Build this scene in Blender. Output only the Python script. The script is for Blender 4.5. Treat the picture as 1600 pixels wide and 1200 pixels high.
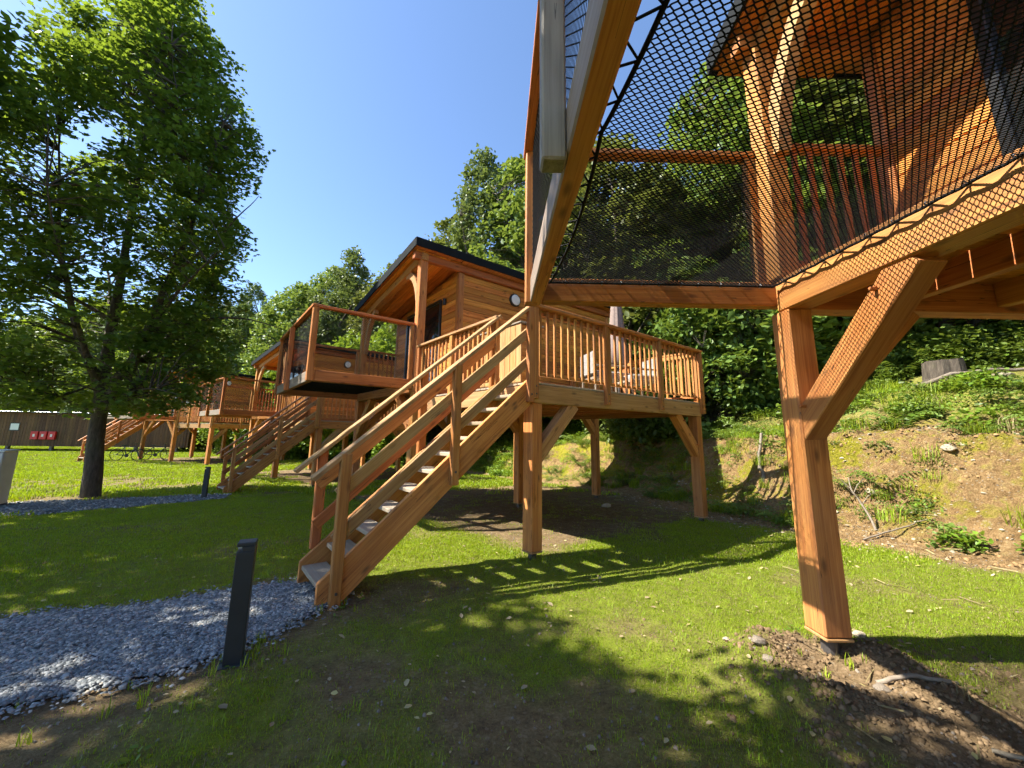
import bpy, bmesh, math, random
import numpy as np
from mathutils import Vector, Matrix, Euler
R = math.radians
for o in list(bpy.data.objects): bpy.data.objects.remove(o)
sc = bpy.context.scene
C = sc.collection

# ------------------------------------------------------------------ camera, sky, sun, exposure
CAMZ = 1.4
cam = bpy.data.cameras.new('camera'); camo = bpy.data.objects.new('camera', cam); C.objects.link(camo)
cam.sensor_fit = 'HORIZONTAL'; cam.sensor_width = 36.0; cam.lens = 36 * 611.1 / 1600
cam.shift_x = (800 - 784.26) / 1600; cam.shift_y = (568.945 - 600) / 1600
cam.clip_start = 0.05; cam.clip_end = 2000
camo.matrix_world = (Matrix.Translation((0, 0, CAMZ)) @ Matrix.Rotation(R(90 + 10.158), 4, 'X') @ Matrix.Rotation(R(0.999), 4, 'Z'))
sc.camera = camo

SUN_TRAVEL = Vector((1.0, 0.055, -1.12)).normalized()
to_sun = -SUN_TRAVEL
SUN_EL = math.asin(to_sun.z)
SUN_AZ = math.atan2(to_sun.x, to_sun.y)            # clockwise from +Y
w = bpy.data.worlds.new('World'); sc.world = w; w.use_nodes = True
wn = w.node_tree.nodes; wl = w.node_tree.links; wn.clear()
sky = wn.new('ShaderNodeTexSky'); sky.sky_type = 'NISHITA'; sky.sun_disc = False
sky.sun_elevation = SUN_EL; sky.sun_rotation = SUN_AZ
sky.air_density = 1.0; sky.dust_density = 0.4; sky.ozone_density = 4.8; sky.altitude = 0
bg = wn.new('ShaderNodeBackground'); bg.inputs[1].default_value = 0.104
out = wn.new('ShaderNodeOutputWorld'); wl.new(sky.outputs[0], bg.inputs[0]); wl.new(bg.outputs[0], out.inputs[0])
sl = bpy.data.lights.new('sun', 'SUN'); slo = bpy.data.objects.new('sun', sl); C.objects.link(slo)
sl.energy = 5.0; sl.angle = R(0.5); sl.color = (1.0, 0.95, 0.83)
slo.rotation_euler = SUN_TRAVEL.to_track_quat('-Z', 'Y').to_euler(); slo.location = (-20, -2, 25)
vs = sc.view_settings; vs.view_transform = 'Standard'; vs.look = 'None'; vs.exposure = 1.55; vs.gamma = 1.0; vs.use_curve_mapping = False
cy = sc.cycles
cy.use_denoising = True; cy.max_bounces = 5; cy.diffuse_bounces = 3; cy.glossy_bounces = 2; cy.transmission_bounces = 4; cy.transparent_max_bounces = 12
cy.caustics_reflective = False; cy.caustics_refractive = False; cy.use_light_tree = False
cy.use_adaptive_sampling = True; cy.adaptive_threshold = 0.03; cy.sample_clamp_indirect = 6.0

# ------------------------------------------------------------------ noise
def lattice(seed): return np.random.RandomState(seed).rand(256, 256)
_L = {}
def vnoise(x, y, seed=0):
    if seed not in _L: _L[seed] = lattice(seed)
    g = _L[seed]; x = np.asarray(x, float); y = np.asarray(y, float)
    xi = np.floor(x).astype(int); yi = np.floor(y).astype(int); fx = x - xi; fy = y - yi
    fx = fx * fx * (3 - 2 * fx); fy = fy * fy * (3 - 2 * fy)
    a = g[xi % 256, yi % 256]; b = g[(xi + 1) % 256, yi % 256]; c = g[xi % 256, (yi + 1) % 256]; d = g[(xi + 1) % 256, (yi + 1) % 256]
    return (a * (1 - fx) + b * fx) * (1 - fy) + (c * (1 - fx) + d * fx) * fy
def fbm(x, y, seed=0, octv=4):
    s = 0; a = 1; t = 0; x = np.asarray(x, float); y = np.asarray(y, float)
    for i in range(octv): s = s + a * vnoise(x * 2 ** i + 17.3 * i, y * 2 ** i + 5.1 * i, seed + i); t += a; a *= .5
    return s / t
def sstep(a, b, x): t = np.clip((np.asarray(x, float) - a) / (b - a), 0, 1); return t * t * (3 - 2 * t)

# ------------------------------------------------------------------ terrain height
BASE = np.array([(16, -30), (12.5, -10), (11.2, -2), (10.4, 1.6), (8.6, 3.2), (6.7, 4.0), (5.8, 5.0), (5.15, 6.3), (4.55, 7.8), (4.1, 10.2), (3.4, 12.8),
                 (1.2, 16.2), (-2.2, 20.3), (-6.2, 24.4), (-11, 28.6), (-16, 32.4), (-24, 37), (-40, 41), (-90, 46)], float)
def base_dist(x, y):
    """signed distance to the foot of the bank, positive on the hill side"""
    x = np.asarray(x, float); y = np.asarray(y, float)
    best = np.full(x.shape, 1e9); sign = np.ones(x.shape)
    for (a, b) in zip(BASE[:-1], BASE[1:]):
        d = b - a; L2 = d @ d
        t = np.clip(((x - a[0]) * d[0] + (y - a[1]) * d[1]) / L2, 0, 1)
        px = a[0] + t * d[0]; py = a[1] + t * d[1]; dd = np.hypot(x - px, y - py)
        cr = d[0] * (y - a[1]) - d[1] * (x - a[0])
        m = dd < best; best = np.where(m, dd, best); sign = np.where(m, np.where(cr < 0, 1, -1), sign)
    return best * sign
def flat(x, y):
    z = .08 + .01 * np.asarray(x, float) - .036 * np.asarray(y, float)
    return -.5 + np.log1p(np.exp((z + .5) * 9)) / 9
PROF_S = np.array([-99, 0, .6, 1.2, 1.62, 1.8, 2.4, 4.5, 6.2, 8.5, 14, 26, 45, 80, 200])
PROF_Z = np.array([0, 0, .12, .45, 1.22, 1.58, 1.72, 2.55, 3.2, 4.1, 6.4, 11.5, 18, 25, 32])
def height(x, y, detail=True):
    s = base_dist(x, y)
    s2 = s + (fbm(np.asarray(x) * .8, np.asarray(y) * .8, 31, 3) - .5) * .9 * sstep(-.3, .8, s)
    far = sstep(12, 26, np.asarray(y, float) - .2 * np.asarray(x, float))
    p1 = np.interp(s2, PROF_S, PROF_Z)
    p2 = np.interp(s2, [-99, 0, 3, 8, 14, 26, 45, 80, 200], [0, 0, 1.2, 3.2, 6.0, 11.5, 18, 25, 32])
    z = flat(x, y) + p1 * (1 - far) + p2 * far
    if detail:
        bank = sstep(.2, 1.0, s) * (1 - sstep(6, 14, s))
        z = z + (fbm(np.asarray(x) * 2.2, np.asarray(y) * 2.2, 7, 4) - .5) * (.05 + .30 * bank) + (fbm(np.asarray(x) * 9, np.asarray(y) * 9, 9, 3) - .5) * (.018 + .12 * bank)
        # soil heaped round the near post
        d = np.hypot(np.asarray(x) - 2.02, (np.asarray(y) - 2.62) * 1.1)
        z = z + (.09 * np.exp(-((d - .42) / .2) ** 2) - .04 * np.exp(-(d / .17) ** 2)) * (.35 + 1.1 * fbm(np.asarray(x) * 5, np.asarray(y) * 5, 77, 3))
    return z
def H(x, y): return float(height(np.array([x]), np.array([y]))[0])

# ------------------------------------------------------------------ materials
MATS = {}
def newmat(name):
    m = bpy.data.materials.new(name); m.use_nodes = True; nt = m.node_tree; nt.nodes.clear()
    o = nt.nodes.new('ShaderNodeOutputMaterial'); MATS[name] = m
    return m, nt, o
def N(nt, t, **kw):
    n = nt.nodes.new(t)
    for k, v in kw.items(): setattr(n, k, v)
    return n
def ramp(nt, fac, stops):
    r = N(nt, 'ShaderNodeValToRGB'); e = r.color_ramp.elements
    while len(e) < len(stops): e.new(.5)
    for i, (p, c) in enumerate(stops): e[i].position = p; e[i].color = (*c, 1) if len(c) == 3 else c
    nt.links.new(fac, r.inputs[0]); return r.outputs[0]
def mix(nt, fac, a, b, mode='MIX'):
    m = N(nt, 'ShaderNodeMix', data_type='RGBA', blend_type=mode)
    for s, v in ((0, fac), (6, a), (7, b)):
        if hasattr(v, 'is_linked') or hasattr(v, 'links'): nt.links.new(v, m.inputs[s])
        else: m.inputs[s].default_value = v if s == 0 else (*v, 1)
    return m.outputs[2]
def math_(nt, op, a, b=0.0, c=None):
    m = N(nt, 'ShaderNodeMath', operation=op)
    for i, v in enumerate((a, b, c)):
        if v is None: continue
        if hasattr(v, 'links'): nt.links.new(v, m.inputs[i])
        else: m.inputs[i].default_value = v
    return m.outputs[0]
def noise(nt, vec, scale, detail=4, rough=.55, dist=0.0):
    n = N(nt, 'ShaderNodeTexNoise'); n.inputs['Scale'].default_value = scale; n.inputs['Detail'].default_value = detail
    n.inputs['Roughness'].default_value = rough; n.inputs['Distortion'].default_value = dist
    if vec is not None: nt.links.new(vec, n.inputs['Vector'])
    return n.outputs['Fac']

def wood(name, dark, mid, light, grey=0.0, rough=.62, knots=True, spread=.35):
    m, nt, o = newmat(name); L = nt.links
    tc = N(nt, 'ShaderNodeTexCoord'); oi = N(nt, 'ShaderNodeObjectInfo')
    off = N(nt, 'ShaderNodeVectorMath', operation='MULTIPLY_ADD')
    L.new(oi.outputs['Random'], off.inputs[0]); off.inputs[1].default_value = (37, 53, 71); L.new(tc.outputs['Object'], off.inputs[2])
    mp = N(nt, 'ShaderNodeMapping'); mp.inputs['Scale'].default_value = (1.1, 26, 26); L.new(off.outputs[0], mp.inputs['Vector'])
    g1 = noise(nt, mp.outputs[0], 1.0, 5, .6, .6)
    mp2 = N(nt, 'ShaderNodeMapping'); mp2.inputs['Scale'].default_value = (2.0, 110, 110); L.new(off.outputs[0], mp2.inputs['Vector'])
    g2 = noise(nt, mp2.outputs[0], 1.0, 3, .6)
    big = noise(nt, off.outputs[0], 1.7, 3, .5)
    f = math_(nt, 'ADD', math_(nt, 'MULTIPLY', g1, .62), math_(nt, 'MULTIPLY', g2, .38))
    col = ramp(nt, f, [(.34, dark), (.50, mid), (.66, light)])
    # per-piece tone
    hv = N(nt, 'ShaderNodeHueSaturation'); L.new(col, hv.inputs['Color'])
    L.new(math_(nt, 'ADD', math_(nt, 'MULTIPLY', oi.outputs['Random'], spread), 1 - spread * .55), hv.inputs['Value'])
    L.new(math_(nt, 'ADD', math_(nt, 'MULTIPLY', math_(nt, 'FRACT', math_(nt, 'MULTIPLY', oi.outputs['Random'], 13.7)), .018), .491), hv.inputs['Hue'])
    col = hv.outputs[0]
    if knots:
        mk = N(nt, 'ShaderNodeMapping'); mk.inputs['Scale'].default_value = (3.2, 9, 9); L.new(off.outputs[0], mk.inputs['Vector'])
        vo = N(nt, 'ShaderNodeTexVoronoi'); vo.inputs['Scale'].default_value = 1.0; L.new(mk.outputs[0], vo.inputs['Vector'])
        kf = ramp(nt, vo.outputs['Distance'], [(.07, (1, 1, 1)), (.22, (0, 0, 0))])
        col = mix(nt, math_(nt, 'MULTIPLY', kf, .75), col, tuple(c * .38 for c in dark))
    # drying cracks along the grain and faint water stains
    mc = N(nt, 'ShaderNodeMapping'); mc.inputs['Scale'].default_value = (.55, 17, 17); L.new(off.outputs[0], mc.inputs['Vector'])
    cn = noise(nt, mc.outputs[0], 1.0, 2, .5); ck = math_(nt, 'LESS_THAN', math_(nt, 'ABSOLUTE', math_(nt, 'SUBTRACT', cn, .5)), .0045)
    ck = math_(nt, 'MULTIPLY', ck, math_(nt, 'GREATER_THAN', noise(nt, off.outputs[0], 2.3, 2), .52))
    col = mix(nt, math_(nt, 'MULTIPLY', ck, .75), col, tuple(c * .22 for c in dark))
    ms_ = N(nt, 'ShaderNodeMapping'); ms_.inputs['Scale'].default_value = (.8, 5, 5); L.new(off.outputs[0], ms_.inputs['Vector'])
    st_ = ramp(nt, noise(nt, ms_.outputs[0], 1.4, 4, .65), [(.50, (0, 0, 0)), (.72, (1, 1, 1))])
    col = mix(nt, math_(nt, 'MULTIPLY', st_, .30), col, tuple(c * .62 for c in dark))
    if grey > 0:
        gm = ramp(nt, big, [(.3, (0, 0, 0)), (.62, (1, 1, 1))])
        col = mix(nt, math_(nt, 'MULTIPLY', gm, grey), col, (.40, .35, .28))
    b = N(nt, 'ShaderNodeBsdfPrincipled'); L.new(col, b.inputs['Base Color']); b.inputs['Roughness'].default_value = rough
    b.inputs['Specular IOR Level'].default_value = .3
    bp = N(nt, 'ShaderNodeBump'); bp.inputs['Strength'].default_value = .22; bp.inputs['Distance'].default_value = .004
    L.new(f, bp.inputs['Height']); L.new(bp.outputs[0], b.inputs['Normal']); L.new(b.outputs[0], o.inputs[0])
    return m
LARCH = wood('larch', (.29, .088, .017), (.49, .19, .04), (.61, .285, .074), .10)
def weather_face(src, name, axis_vec):
    m = src.copy(); m.name = name; nt = m.node_tree; L = nt.links
    b = [n for n in nt.nodes if n.type == 'BSDF_PRINCIPLED'][0]; col = b.inputs['Base Color'].links[0].from_socket
    tc = N(nt, 'ShaderNodeTexCoord'); dt = N(nt, 'ShaderNodeVectorMath', operation='DOT_PRODUCT'); L.new(tc.outputs['Normal'], dt.inputs[0]); dt.inputs[1].default_value = axis_vec
    mp = N(nt, 'ShaderNodeMapping'); mp.inputs['Scale'].default_value = (1.5, 40, 40); L.new(tc.outputs['Object'], mp.inputs[0]); f = noise(nt, mp.outputs[0], 1.0, 4, .6)
    g = ramp(nt, f, [(.3, (.15, .135, .115)), (.7, (.26, .24, .21))])
    fac = math_(nt, 'MULTIPLY', math_(nt, 'GREATER_THAN', dt.outputs['Value'], .5), .85)
    L.new(mix(nt, fac, col, g), b.inputs['Base Color']); return m
LARCH_RED = wood('larch_red', (.26, .072, .015), (.44, .142, .031), (.55, .215, .055), .06)
BOARD = wood('larch_board', (.33, .10, .016), (.57, .215, .038), (.70, .32, .07), .0, spread=.55)
PALE = wood('larch_pale', (.31, .145, .045), (.46, .24, .085), (.56, .34, .14), .14)
GREYW = wood('larch_weathered', (.18, .145, .105), (.27, .228, .178), (.34, .295, .24), .12, knots=True)
TREADW = wood('larch_tread', (.26, .18, .11), (.38, .28, .19), (.46, .36, .26), .6, knots=False)
SHEDW = wood('shed_board', (.07, .032, .013), (.125, .06, .024), (.17, .09, .04), .0, spread=.6)

FRONTB = weather_face(LARCH, 'larch_weathered_face', (0, 1, 0))
def plain(name, col, rough=.5, metal=0.0, spec=.5, nz=0.0, scale=20):
    m, nt, o = newmat(name); b = N(nt, 'ShaderNodeBsdfPrincipled')
    b.inputs['Base Color'].default_value = (*col, 1); b.inputs['Roughness'].default_value = rough; b.inputs['Metallic'].default_value = metal
    b.inputs['Specular IOR Level'].default_value = spec
    if nz:
        tc = N(nt, 'ShaderNodeTexCoord'); f = noise(nt, tc.outputs['Object'], scale, 4)
        c = ramp(nt, f, [(.3, tuple(x * (1 - nz) for x in col)), (.7, tuple(min(1, x * (1 + nz)) for x in col))]); nt.links.new(c, b.inputs['Base Color'])
    nt.links.new(b.outputs[0], o.inputs[0]); return m
ROOF = plain('black_sheet_metal', (.010, .012, .014), .75, .0, .12, .2, 3)
FRAME = plain('black_frame', (.015, .015, .016), .35)
NET = plain('black_cord', (.012, .012, .013), .8, 0, .2)
WIRE = plain('dark_wire', (.05, .05, .05), .5, .3)
STEEL = plain('galvanised_steel', (.42, .43, .44), .38, .9)
STEELD = plain('post_foot_steel', (.10, .09, .085), .55, .5, .5, .4)
BOLLARD = plain('anthracite_paint', (.028, .030, .033), .42, 0, .5, .15, 8)
WHITE = plain('white_plastic', (.66, .66, .64), .45, 0, .5, .06, 5)
CABINET = plain('pale_cabinet', (.68, .68, .66), .5, 0, .4, .08, 4)
OPAL = plain('opal_lamp', (.72, .72, .70), .35)
REDM = plain('red_panel', (.55, .02, .025), .4)
FABRIC = plain('taupe_fabric', (.25, .19, .17), .9, 0, .1, .2, 30)
CUSHION = plain('grey_cushion', (.30, .28, .27), .9, 0, .1, .2, 30)
RUBBER = plain('tyre_rubber', (.012, .012, .012), .7)
BIKEP = plain('bicycle_paint', (.05, .06, .075), .3, .3)
ROCK = plain('stone', (.19, .155, .12), .85, 0, .3, .45, 9)
ROCKP = plain('pale_stone', (.36, .30, .22), .85, 0, .3, .3, 9)
def glassmat():
    m, nt, o = newmat('dark_glass'); b = N(nt, 'ShaderNodeBsdfPrincipled')
    b.inputs['Base Color'].default_value = (.012, .013, .014, 1); b.inputs['Roughness'].default_value = .04; b.inputs['Specular IOR Level'].default_value = .8
    nt.links.new(b.outputs[0], o.inputs[0]); return m
GLASS = glassmat()
def leafmat(name, a, b_, c, trans=.45, tcol=(.30, .36, .02), rough=.45):
    m, nt, o = newmat(name); L = nt.links
    at = N(nt, 'ShaderNodeAttribute', attribute_name='rnd'); oi = N(nt, 'ShaderNodeObjectInfo')
    col = ramp(nt, at.outputs['Fac'], [(.0, a), (.55, b_), (1., c)])
    hv = N(nt, 'ShaderNodeHueSaturation'); L.new(col, hv.inputs['Color'])
    L.new(math_(nt, 'ADD', math_(nt, 'MULTIPLY', oi.outputs['Random'], .4), .8), hv.inputs['Value'])
    L.new(math_(nt, 'ADD', math_(nt, 'MULTIPLY', oi.outputs['Random'], .02), .49), hv.inputs['Hue'])
    d = N(nt, 'ShaderNodeBsdfPrincipled'); L.new(hv.outputs[0], d.inputs['Base Color']); d.inputs['Roughness'].default_value = rough; d.inputs['Specular IOR Level'].default_value = .35
    t = N(nt, 'ShaderNodeBsdfTranslucent'); tc = mix(nt, at.outputs['Fac'], tuple(x * .7 for x in tcol), tcol); L.new(tc, t.inputs[0])
    ms = N(nt, 'ShaderNodeMixShader'); ms.inputs[0].default_value = trans; L.new(d.outputs[0], ms.inputs[1]); L.new(t.outputs[0], ms.inputs[2]); L.new(ms.outputs[0], o.inputs[0])
    return m
LEAF_MAPLE = leafmat('maple_leaf', (.042, .088, .018), (.07, .14, .027), (.13, .20, .035), .46, (.28, .38, .03))
LEAF_WOOD = leafmat('woodland_leaf', (.08, .13, .027), (.14, .205, .042), (.21, .27, .06), .34, (.28, .36, .05))
LEAF_OLIVE = leafmat('olive_leaf', (.09, .115, .028), (.145, .17, .042), (.21, .235, .065), .28, (.26, .29, .05))
LEAF_BIRCH = leafmat('birch_leaf', (.09, .13, .045), (.135, .185, .065), (.19, .24, .09), .28, (.22, .28, .055))
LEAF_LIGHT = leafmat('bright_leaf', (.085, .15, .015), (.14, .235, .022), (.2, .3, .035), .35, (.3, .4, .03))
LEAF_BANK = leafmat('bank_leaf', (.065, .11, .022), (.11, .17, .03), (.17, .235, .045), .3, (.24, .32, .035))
GRASSM = leafmat('grass_blade', (.165, .25, .011), (.25, .35, .015), (.36, .42, .03), .38, (.40, .50, .014), .5)
DRYM = leafmat('dry_grass', (.20, .16, .07), (.30, .24, .11), (.38, .32, .16), .2, (.3, .25, .1), .7)
LITTER = leafmat('fallen_leaf', (.30, .22, .12), (.42, .34, .20), (.55, .46, .16), .15, (.4, .35, .1), .6)
def bark():
    m, nt, o = newmat('bark'); tc = N(nt, 'ShaderNodeTexCoord'); mp = N(nt, 'ShaderNodeMapping'); mp.inputs['Scale'].default_value = (9, 9, 2.2)
    nt.links.new(tc.outputs['Object'], mp.inputs[0]); f = noise(nt, mp.outputs[0], 2.0, 6, .65); f2 = noise(nt, tc.outputs['Object'], 1.6, 3)
    c = ramp(nt, f, [(.3, (.030, .022, .016)), (.55, (.085, .066, .048)), (.75, (.15, .125, .095))])
    c = mix(nt, ramp(nt, f2, [(.5, (0, 0, 0)), (.7, (.45, .45, .45))]), c, (.10, .105, .035))
    b = N(nt, 'ShaderNodeBsdfPrincipled'); nt.links.new(c, b.inputs[0]); b.inputs['Roughness'].default_value = .9
    bp = N(nt, 'ShaderNodeBump'); bp.inputs['Strength'].default_value = .7; bp.inputs['Distance'].default_value = .02; nt.links.new(f, bp.inputs['Height']); nt.links.new(bp.outputs[0], b.inputs['Normal'])
    nt.links.new(b.outputs[0], o.inputs[0]); return m
BARK = bark()
DEADW = wood('dead_wood', (.13, .10, .07), (.21, .17, .125), (.29, .245, .19), .1, knots=False)
STUMPW = wood('stump_wood', (.14, .07, .03), (.26, .13, .05), (.36, .2, .09), .0)
def groundmat():
    m, nt, o = newmat('ground'); L = nt.links
    geo = N(nt, 'ShaderNodeNewGeometry'); P = geo.outputs['Position']
    A = lambda n: N(nt, 'ShaderNodeAttribute', attribute_name=n).outputs['Fac']
    n1 = noise(nt, P, 1.3, 5, .6); n2 = noise(nt, P, 9, 5, .65); n3 = noise(nt, P, 55, 4, .7); n4 = noise(nt, P, 160, 3, .7)
    soil = ramp(nt, math_(nt, 'ADD', math_(nt, 'MULTIPLY', n2, .45), math_(nt, 'MULTIPLY', n3, .55)), [(.32, (.085, .054, .028)), (.52, (.20, .135, .072)), (.72, (.35, .25, .15))])
    turf = ramp(nt, math_(nt, 'ADD', math_(nt, 'MULTIPLY', n2, .5), math_(nt, 'MULTIPLY', n3, .5)), [(.3, (.085, .11, .013)), (.55, (.18, .215, .022)), (.75, (.27, .28, .045))])
    bank = ramp(nt, math_(nt, 'ADD', math_(nt, 'MULTIPLY', n2, .55), math_(nt, 'MULTIPLY', n3, .45)), [(.32, (.13, .072, .030)), (.5, (.32, .20, .088)), (.68, (.50, .36, .19))])
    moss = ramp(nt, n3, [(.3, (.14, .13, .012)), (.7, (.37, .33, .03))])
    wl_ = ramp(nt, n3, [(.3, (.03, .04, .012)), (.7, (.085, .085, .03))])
    grassf = math_(nt, 'MULTIPLY', A('grass'), ramp(nt, math_(nt, 'ADD', math_(nt, 'MULTIPLY', n2, .6), math_(nt, 'MULTIPLY', n3, .4)), [(.30, (.15, .15, .15)), (.50, (1, 1, 1))]))
    c = mix(nt, grassf, soil, turf)
    c = mix(nt, math_(nt, 'MULTIPLY', A('bank'), math_(nt, 'SUBTRACT', 1.0, math_(nt, 'MULTIPLY', grassf, .6))), c, bank)
    mf = math_(nt, 'MULTIPLY', A('moss'), ramp(nt, math_(nt, 'ADD', math_(nt, 'MULTIPLY', n1, .6), math_(nt, 'MULTIPLY', n2, .4)), [(.48, (0, 0, 0)), (.58, (.9, .9, .9))]))
    c = mix(nt, mf, c, moss)
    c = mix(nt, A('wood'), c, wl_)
    # small pale stones and litter flecks
    vo = N(nt, 'ShaderNodeTexVoronoi'); vo.inputs['Scale'].default_value = 26; L.new(P, vo.inputs['Vector'])
    sp = N(nt, 'ShaderNodeSeparateColor'); L.new(vo.outputs['Color'], sp.inputs[0])
    fl = math_(nt, 'MULTIPLY', math_(nt, 'LESS_THAN', vo.outputs['Distance'], .33), math_(nt, 'GREATER_THAN', sp.outputs[0], .80))
    fl = math_(nt, 'MULTIPLY', fl, math_(nt, 'ADD', math_(nt, 'MULTIPLY', A('bank'), .25), math_(nt, 'MULTIPLY', math_(nt, 'SUBTRACT', 1.0, A('grass')), .22)))
    c = mix(nt, fl, c, (.42, .35, .25))
    b = N(nt, 'ShaderNodeBsdfPrincipled'); L.new(c, b.inputs[0]); b.inputs['Roughness'].default_value = .95; b.inputs['Specular IOR Level'].default_value = .15
    bp = N(nt, 'ShaderNodeBump'); bp.inputs['Strength'].default_value = .9; bp.inputs['Distance'].default_value = .03
    L.new(math_(nt, 'ADD', math_(nt, 'MULTIPLY', n3, .7), math_(nt, 'MULTIPLY', n4, .3)), bp.inputs['Height']); bq = N(nt, 'ShaderNodeBump'); bq.inputs['Distance'].default_value = .16; L.new(A('bank'), bq.inputs['Strength']); L.new(noise(nt, P, 7, 6, .7, .4), bq.inputs['Height']); L.new(bp.outputs[0], bq.inputs['Normal'])
    L.new(bq.outputs[0], b.inputs['Normal']); L.new(b.outputs[0], o.inputs[0])
    return m
GROUND = groundmat()
def gravelmat():
    m, nt, o = newmat('slate_gravel'); L = nt.links
    geo = N(nt, 'ShaderNodeNewGeometry'); vo = N(nt, 'ShaderNodeTexVoronoi'); vo.inputs['Scale'].default_value = 34; L.new(geo.outputs['Position'], vo.inputs['Vector'])
    sp = N(nt, 'ShaderNodeSeparateColor'); L.new(vo.outputs['Color'], sp.inputs[0])
    c = ramp(nt, sp.outputs[0], [(.0, (.05, .055, .058)), (.6, (.13, .14, .145)), (1, (.26, .27, .27))])
    b = N(nt, 'ShaderNodeBsdfPrincipled'); L.new(c, b.inputs[0]); b.inputs['Roughness'].default_value = .8
    bp = N(nt, 'ShaderNodeBump'); bp.inputs['Strength'].default_value = 1.; bp.inputs['Distance'].default_value = .02; L.new(vo.outputs['Distance'], bp.inputs['Height']); L.new(bp.outputs[0], b.inputs['Normal'])
    L.new(b.outputs[0], o.inputs[0]); return m
GRAVEL = gravelmat()
def chipmat():
    m, nt, o = newmat('slate_chip'); at = N(nt, 'ShaderNodeAttribute', attribute_name='rnd')
    c = ramp(nt, at.outputs['Fac'], [(0, (.09, .10, .105)), (.5, (.21, .225, .23)), (.88, (.38, .39, .39)), (.94, (.34, .27, .19)), (1, (.55, .53, .48))])
    b = N(nt, 'ShaderNodeBsdfPrincipled'); nt.links.new(c, b.inputs[0]); b.inputs['Roughness'].default_value = .6; nt.links.new(b.outputs[0], o.inputs[0]); return m
CHIP = chipmat()

# ------------------------------------------------------------------ object helpers
def tag(o, label=None, cat=None, group=None, kind=None):
    if label: o['label'] = label
    if cat: o['category'] = cat
    if group: o['group'] = group
    if kind: o['kind'] = kind
    return o
def empty(name, loc=(0, 0, 0), rz=0.0, parent=None):
    o = bpy.data.objects.new(name, None); C.objects.link(o); o.location = loc; o.rotation_euler = (0, 0, rz); o.empty_display_size = .2
    if parent: o.parent = parent
    return o
def link(name, me, parent=None, loc=(0, 0, 0), rot=None):
    o = bpy.data.objects.new(name, me); C.objects.link(o); o.location = loc
    if rot is not None: o.rotation_euler = rot
    if parent: o.parent = parent
    return o
def mesh_np(name, v, f, mat=None, rnd=None, smooth=False):
    """v (n,3), f list/array of equal-length faces or list of lists"""
    me = bpy.data.meshes.new(name)
    v = np.asarray(v, np.float32)
    if isinstance(f, np.ndarray):
        k = f.shape[1]; me.vertices.add(len(v)); me.vertices.foreach_set('co', v.ravel())
        me.loops.add(f.size); me.loops.foreach_set('vertex_index', f.ravel().astype(np.int32))
        me.polygons.add(len(f)); me.polygons.foreach_set('loop_start', np.arange(0, f.size, k, dtype=np.int32)); me.polygons.foreach_set('loop_total', np.full(len(f), k, np.int32))
        me.update(calc_edges=True)
    else:
        me.from_pydata(v.tolist(), [], f); me.update()
    if rnd is not None:
        a = me.attributes.new('rnd', 'FLOAT', 'POINT'); a.data.foreach_set('value', np.asarray(rnd, np.float32))
    if smooth: me.polygons.foreach_set('use_smooth', np.ones(len(me.polygons), bool))
    if mat: me.materials.append(mat)
    return me
_box = {}
def boxmesh(l, w_, h, mat, bev=.006):
    key = (round(l, 3), round(w_, 3), round(h, 3), mat.name, bev)
    if key in _box: return _box[key]
    bev = min(bev, .22 * min(l, w_, h)); hx, hy, hz = l / 2, w_ / 2, h / 2; bm = bmesh.new(); vs_ = {}
    for sx in (-1, 1):
        for sy in (-1, 1):
            for sz in (-1, 1):
                vs_[sx, sy, sz] = (bm.verts.new((sx * hx, sy * (hy - bev), sz * (hz - bev))), bm.verts.new((sx * (hx - bev), sy * hy, sz * (hz - bev))), bm.verts.new((sx * (hx - bev), sy * (hy - bev), sz * hz)))
    S = (-1, 1)
    for s in S:
        bm.faces.new([vs_[s, a, b][0] for a, b in ((-1, -1), (1, -1), (1, 1), (-1, 1))])
        bm.faces.new([vs_[a, s, b][1] for a, b in ((-1, -1), (1, -1), (1, 1), (-1, 1))])
        bm.faces.new([vs_[a, b, s][2] for a, b in ((-1, -1), (1, -1), (1, 1), (-1, 1))])
    for a in S:
        for b in S:
            bm.faces.new([vs_[-1, a, b][1], vs_[1, a, b][1], vs_[1, a, b][2], vs_[-1, a, b][2]])
            bm.faces.new([vs_[a, -1, b][0], vs_[a, 1, b][0], vs_[a, 1, b][2], vs_[a, -1, b][2]])
            bm.faces.new([vs_[a, b, -1][0], vs_[a, b, 1][0], vs_[a, b, 1][1], vs_[a, b, -1][1]])
            for c in S: bm.faces.new(list(vs_[a, b, c]))
    bmesh.ops.recalc_face_normals(bm, faces=bm.faces)
    me = bpy.data.meshes.new('timber'); bm.to_mesh(me); bm.free(); me.materials.append(mat); _box[key] = me
    return me
def beam(name, a, b, w_, h, mat, parent, up=(0, 0, 1), bev=.006):
    """a piece of timber whose centre line runs a -> b, w_ wide across and h high along `up`"""
    a = Vector(a); b = Vector(b); d = b - a; L = d.length; x = d.normalized(); up = Vector(up)
    y = up.cross(x)
    if y.length < 1e-4: y = Vector((0, 1, 0)).cross(x) if abs(x.y) < .9 else Vector((1, 0, 0)).cross(x)
    y.normalize(); z = x.cross(y)
    m = Matrix((x, y, z)).transposed().to_4x4(); m.translation = (a + b) / 2
    o = bpy.data.objects.new(name, boxmesh(L, w_, h, mat, bev)); C.objects.link(o); o.parent = parent; o.matrix_local = m
    return o
def vpost(name, u, v, z0, z1, s, mat, parent, t=None, bev=.008):
    return beam(name, (u, v, z0), (u, v, z1), s, t or s, mat, parent, up=(1, 0, 0), bev=bev)   # s across v, t across u
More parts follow.
